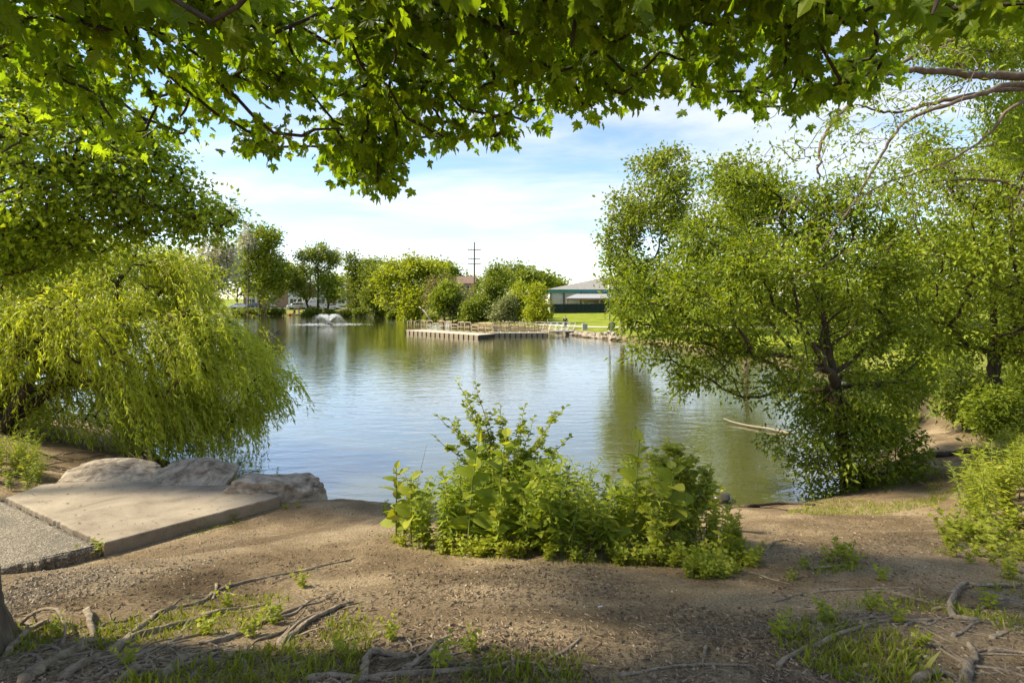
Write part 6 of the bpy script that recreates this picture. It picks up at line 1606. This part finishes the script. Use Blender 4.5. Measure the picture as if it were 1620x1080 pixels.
# ---------------------------------------------------------------- grass, stones and litter on the soil
T_BLADE = (np.array([(-.045, 0, 0), (.045, 0, 0), (-.035, .5, .04), (.035, .5, .04), (0, 1, .22)]), np.array([(0, 1, 3), (0, 3, 2), (2, 3, 4)]))
def scatter(poly, n, seed, patch=0.0, freq=4.0):
    gg = rgn(seed); poly = np.asarray(poly, float); lo, hi = poly.min(0), poly.max(0); q = gg.uniform(lo, hi, (n * 3, 2)); q = q[poly_sd(q[:, 0], q[:, 1], poly) < 0]
    P = on_ground_many(q[:, 0], q[:, 1])
    w = wav(P[:, 0], P[:, 1], freq, 3, seed % 7); P = P[w + gg.normal(0, .12, len(P)) > patch]
    return P[:n]
areas = [([(588, 832), (640, 852), (700, 866), (900, 878), (1100, 886), (1110, 900), (900, 894), (700, 884), (600, 852)], 1700, -.2, 6), ([(10, 1000), (110, 985), (200, 970), (300, 945), (360, 925), (450, 945), (560, 965), (600, 1000), (560, 1090), (0, 1090)], 4200, .05, 5), ([(560, 1020), (640, 990), (720, 995), (800, 1035), (940, 1040), (1000, 1090), (540, 1090)], 1500, .1, 5),
         ([(1200, 1090), (1180, 1040), (1260, 985), (1330, 950), (1480, 945), (1640, 905), (1640, 1090)], 3000, .2, 5), ([(1240, 815), (1290, 790), (1400, 798), (1470, 790), (1520, 770), (1490, 800), (1400, 815), (1300, 818)], 4500, -1.5, 3),
         ([(1060, 890), (1130, 880), (1210, 868), (1170, 905), (1110, 912)], 900, -.3, 5), ([(1280, 900), (1380, 880), (1370, 900), (1290, 910)], 500, 0, 5), ([(1470, 870), (1560, 850), (1640, 850), (1640, 900), (1540, 890)], 1600, -.1, 4), ([(1460, 775), (1500, 745), (1480, 800)], 500, -1.5, 4), ([(285, 845), (380, 820), (390, 826), (300, 850)], 260, -.5, 6)]
GP = np.vstack([scatter(a, n, 600 + i, pt, f) for i, (a, n, pt, f) in enumerate(areas)])
n = len(GP); gg = rgn(620)
A = np.stack([gg.normal(0, .5, n), gg.normal(0, .5, n), np.ones(n)], 1); hgt = gg.gamma(4, .0075, n) + .010
Nn = gg.normal(0, 1, (n, 3)); V, Fc = place_leaves(GP - np.array([0, 0, .004]), A, Nn, hgt, (T_BLADE[0] * np.array([1.6, 1, 1]), T_BLADE[1]))
o = link('grass', raw_mesh('grass', V, Fc, False, {'rnd': np.repeat(gg.random(n), 5)}), None, M['grass']); tag(o, 'sparse short grass growing between the roots', 'grass', kind='stuff')

def var_mat(name, stops, rough=0.85):
    m, N, L, B = new_mat(name); a = N.new('ShaderNodeAttribute'); a.attribute_name = 'rnd'
    r = ramp(N, L, a.outputs['Fac'], stops); L.new(r.outputs[0], B.inputs['Base Color']); B.inputs['Roughness'].default_value = rough
    return m
soil_poly = [(0, 1090), (0, 905), (160, 872), (460, 805), (520, 795), (580, 800), (620, 865), (900, 892), (1150, 900), (1200, 870), (1210, 815), (1300, 815), (1480, 800), (1520, 870), (1640, 880), (1640, 1090)]
gp = np.vstack([scatter(soil_poly, 4200, 640, -.3, 2.0), scatter([(0, 930), (60, 900), (170, 880), (300, 855), (430, 830), (320, 900), (200, 930), (60, 960), (0, 990)], 5200, 641, -.6, 3), scatter([(0, 940), (60, 915), (150, 900), (200, 905), (110, 935), (0, 965)], 2600, 642, -1, 3)])
n = len(gp); gg = rgn(643); S = gg.gamma(2.2, .0016, n) + .0015
ov = np.array([(1, 0, 0), (-1, 0, 0), (0, 1, 0), (0, -1, 0), (0, 0, .8), (0, 0, -.6)], float); of = np.array([(0, 2, 4), (2, 1, 4), (1, 3, 4), (3, 0, 4), (2, 0, 5), (1, 2, 5), (3, 1, 5), (0, 3, 5)])
V = (gp[:, None] + np.array([0, 0, .2]) * S[:, None, None] + ov[None] * S[:, None, None] * gg.uniform(.55, 1.35, (n, 6, 1))).reshape(-1, 3); Fc = (of[None] + np.arange(n)[:, None, None] * 6).reshape(-1, 3)
o = link('gravel', raw_mesh('gravel', V, Fc, False, {'rnd': np.repeat(gg.random(n), 6)}), None, var_mat('gravel_stone', [(0, (0.12, 0.09, 0.055)), (.5, (0.24, 0.18, 0.115)), (.9, (0.36, 0.29, 0.20)), (1, (0.52, 0.46, 0.37))])); tag(o, 'small stones scattered over the trodden soil', 'gravel', kind='stuff')
# twigs, bark chips and dead bits
lp_ = np.vstack([scatter(soil_poly, 6500, 650, -.2, 2.5), scatter([(440, 1090), (500, 930), (700, 890), (1100, 900), (1250, 930), (1300, 1090)], 5200, 651, -.1, 2.2), scatter([(1200, 880), (1210, 815), (1480, 810), (1500, 870), (1350, 900)], 1800, 652, -1, 2)])
n = len(lp_); gg = rgn(653); ln = gg.gamma(2.0, .012, n) + .006; wd = gg.uniform(.0008, .0028, n) * (1 + (ln < .03) * .9); az = gg.uniform(0, 6.28, n)
A = np.stack([np.cos(az), np.sin(az), gg.normal(0, .12, n)], 1); Bv = np.stack([-np.sin(az), np.cos(az), np.zeros(n)], 1); Up = np.tile([0, 0, 1.0], (n, 1))
c = np.array([(-.5, -1, -.5), (-.5, 1, -.5), (-.5, 0, 1), (.5, -1, -.5), (.5, 1, -.5), (.5, 0, 1)])
V = lp_[:, None] + Up[:, None] * (wd * .6 + .002)[:, None, None] + A[:, None] * (c[None, :, 0:1] * ln[:, None, None]) + Bv[:, None] * (c[None, :, 1:2] * wd[:, None, None]) + Up[:, None] * (c[None, :, 2:3] * wd[:, None, None])
tf = np.array([(0, 1, 2), (5, 4, 3), (0, 3, 4), (0, 4, 1), (1, 4, 5), (1, 5, 2), (2, 5, 3), (2, 3, 0)])
o = link('twig_litter', raw_mesh('twig_litter', V.reshape(-1, 3), (tf[None] + np.arange(n)[:, None, None] * 6).reshape(-1, 3), False, {'rnd': np.repeat(gg.random(n), 6)}), None, var_mat('litter_wood', [(0, (0.05, 0.034, 0.02)), (.45, (0.13, 0.09, 0.055)), (.85, (0.23, 0.165, 0.10)), (1, (0.36, 0.28, 0.18))])); tag(o, 'twig and bark litter strewn on the soil', 'litter', kind='stuff')

# single sticks and logs
def stick(label, pts, r0, r1, seed, name='stick', cat='stick', mat='twig', group=None, buried=True):
    gg = rgn(seed); P = catmull(np.array(pts, float), 6); n = len(P); P = P + gg.normal(0, r0 * .15, P.shape)
    V, Q = tube(P, np.linspace(r0, r1, n) * (1 + .08 * gg.normal(size=n)), 8)
    caps = [list(range(8))[::-1], list(range((n - 1) * 8, n * 8))]
    me = bpy.data.meshes.new(name); me.from_pydata([tuple(v) for v in V], [], [tuple(q) for q in Q] + [tuple(c_) for c_ in caps])
    for pl_ in me.polygons: pl_.use_smooth = True
    return tag(link(name, me, None, M[mat]), label, cat, group)
def gpts(L_, r): 
    out = []
    for px, py in L_:
        p = on_ground(px, py, 1.2, 18); p[2] += r * .7; out.append(p)
    return out
stick('dark fallen log lying across the narrow path', gpts([(1470, 724), (1500, 721), (1535, 716), (1575, 715)], .07), .075, .05, 700, 'fallen_log', 'log', 'bark_dark')
g2 = rgn(710)
for k in range(16):
    px, py = g2.uniform(20, 205), g2.uniform(722, 752); a = g2.uniform(-.5, .5); L_ = g2.uniform(25, 80)
    pts = gpts([(px, py), (px + L_ * .5, py - a * 8), (px + L_, py - a * 16)], .015)
    for q in pts: q[2] += g2.uniform(0, .10)
    stick('dead stick in the tangle under the willow behind the pad', pts, .018, .008, 711 + k, group='dead sticks under the willow')
for k, (a, b, c_) in enumerate([((212, 748), (214, 728), (205, 716)), ((222, 746), (226, 728), (222, 722)), ((243, 740), (234, 728), (228, 718)), ((247, 738), (240, 722), (230, 712))]):
    d0 = 9.75; P = [at(a[0], a[1], d0), at(b[0], b[1], d0), at(c_[0], c_[1], d0)]; P[0][2] = gz(P[0][0], P[0][1]) - .05
    stick('bare upright dead shoot between the two boulders nearest the willow', P, .014, .006, 730 + k, 'dead_shoot', 'shoot', group='dead shoots behind the boulders')
for k, (L_, r) in enumerate([([(1180, 742 + 60), (1240, 798), (1290, 800)], .03), ([(1150, 806), (1200, 803), (1245, 808)], .022), ([(1215, 800), (1260, 792), (1300, 796)], .018)]):
    stick(['thick waterlogged stick at the muddy edge below the bank tree', 'dark stick in the mud beside the weed clump', 'thin stick at the water line under the suckers'][k], gpts(L_, r), r, r * .6, 740 + k, mat='bark_dark')
for k, (L_, r, lb) in enumerate([([(430, 925), (470, 908), (520, 893), (562, 884)], .007, 'long thin dark twig lying on the bare soil below the pad'), ([(1460, 945), (1430, 948), (1405, 955)], .005, 'thin dry twig lying above the bent root'), ([(870, 940), (905, 952), (925, 955)], .004, 'short dark twig in the middle of the soil'), ([(1395, 870), (1405, 860), (1412, 853)], .006, 'small curved twig on the narrow path'), ([(1345, 878), (1349, 865), (1352, 855)], .008, 'upright broken twig by the small grass tuft')]):
    stick(lb, gpts(L_, r), r, r * .5, 750 + k, 'fallen_twig', 'twig')
# dark stone in the water edge
V, Fc = rock(760, .28, .2, .16, 3); o = link('wet_stone', raw_mesh('wet_stone', V, Fc, True), None, plain('wet_dark_stone', (0.05, 0.045, 0.04), 0.3)); o.location = (4.35, 10.5, 0.02); tag(o, 'dark wet stone at the water edge behind the weed clump', 'stone')
# paper scrap on the soil
p = on_ground(946, 961); m_ = MB(); m_.tube([p + (0, 0, .006), p + (.03, .01, .006)], .004, 8)
ct = m_.build('cigarette_butt', M['white']); tag(ct, 'tiny white cigarette butt lying on the bare soil', 'litter')
# dry old stalks standing among the weeds, and leaf scraps blown onto the pad
for k in range(9):
    px = g.uniform(620, 1150); d = g.uniform(5.3, 6.6); x = (px - CX) / F * d; z = gz(x, d); h = g.uniform(.5, 1.15)
    a = g.uniform(-.25, .25); P = [(x, d, z - .03), (x + a * h * .4, d, z + h * .5), (x + a * h, d + .03, z + h)]
    stick('dry tan stalk standing in the shoreline weed clump', P, .005, .002, 770 + k, 'dry_stalk', 'stalk', group='dry stalks in the shoreline clump')
pq = g.uniform((-8.0, 6.5), (-3.9, 8.8), (420, 2)); pq = pq[poly_sd(pq[:, 0], pq[:, 1], SLAB) < -.08]; pq = pq[g.random(len(pq)) < np.where(poly_sd(pq[:, 0], pq[:, 1], SLAB) > -.45, .8, .22)]
n = len(pq); P = np.stack([pq[:, 0], pq[:, 1], slab_z(pq[:, 0], pq[:, 1]) + .006], 1)
A = np.stack([g.normal(size=n), g.normal(size=n), np.abs(g.normal(0, .15, n))], 1); V, Fc = place_leaves(P, A, np.tile([0, 0, 1.0], (n, 1)) + g.normal(0, .2, (n, 3)), g.uniform(.012, .045, n), T_OVW)
o = link('leaf_scraps', raw_mesh('leaf_scraps', V, Fc, False, {'rnd': np.repeat(g.random(n), 5)}), None, var_mat('dry_leaf', [(0, (0.07, 0.045, 0.025)), (.6, (0.16, 0.11, 0.06)), (1, (0.26, 0.2, 0.1))])); tag(o, 'dry leaf scraps blown over the concrete pad', 'leaves', kind='stuff')
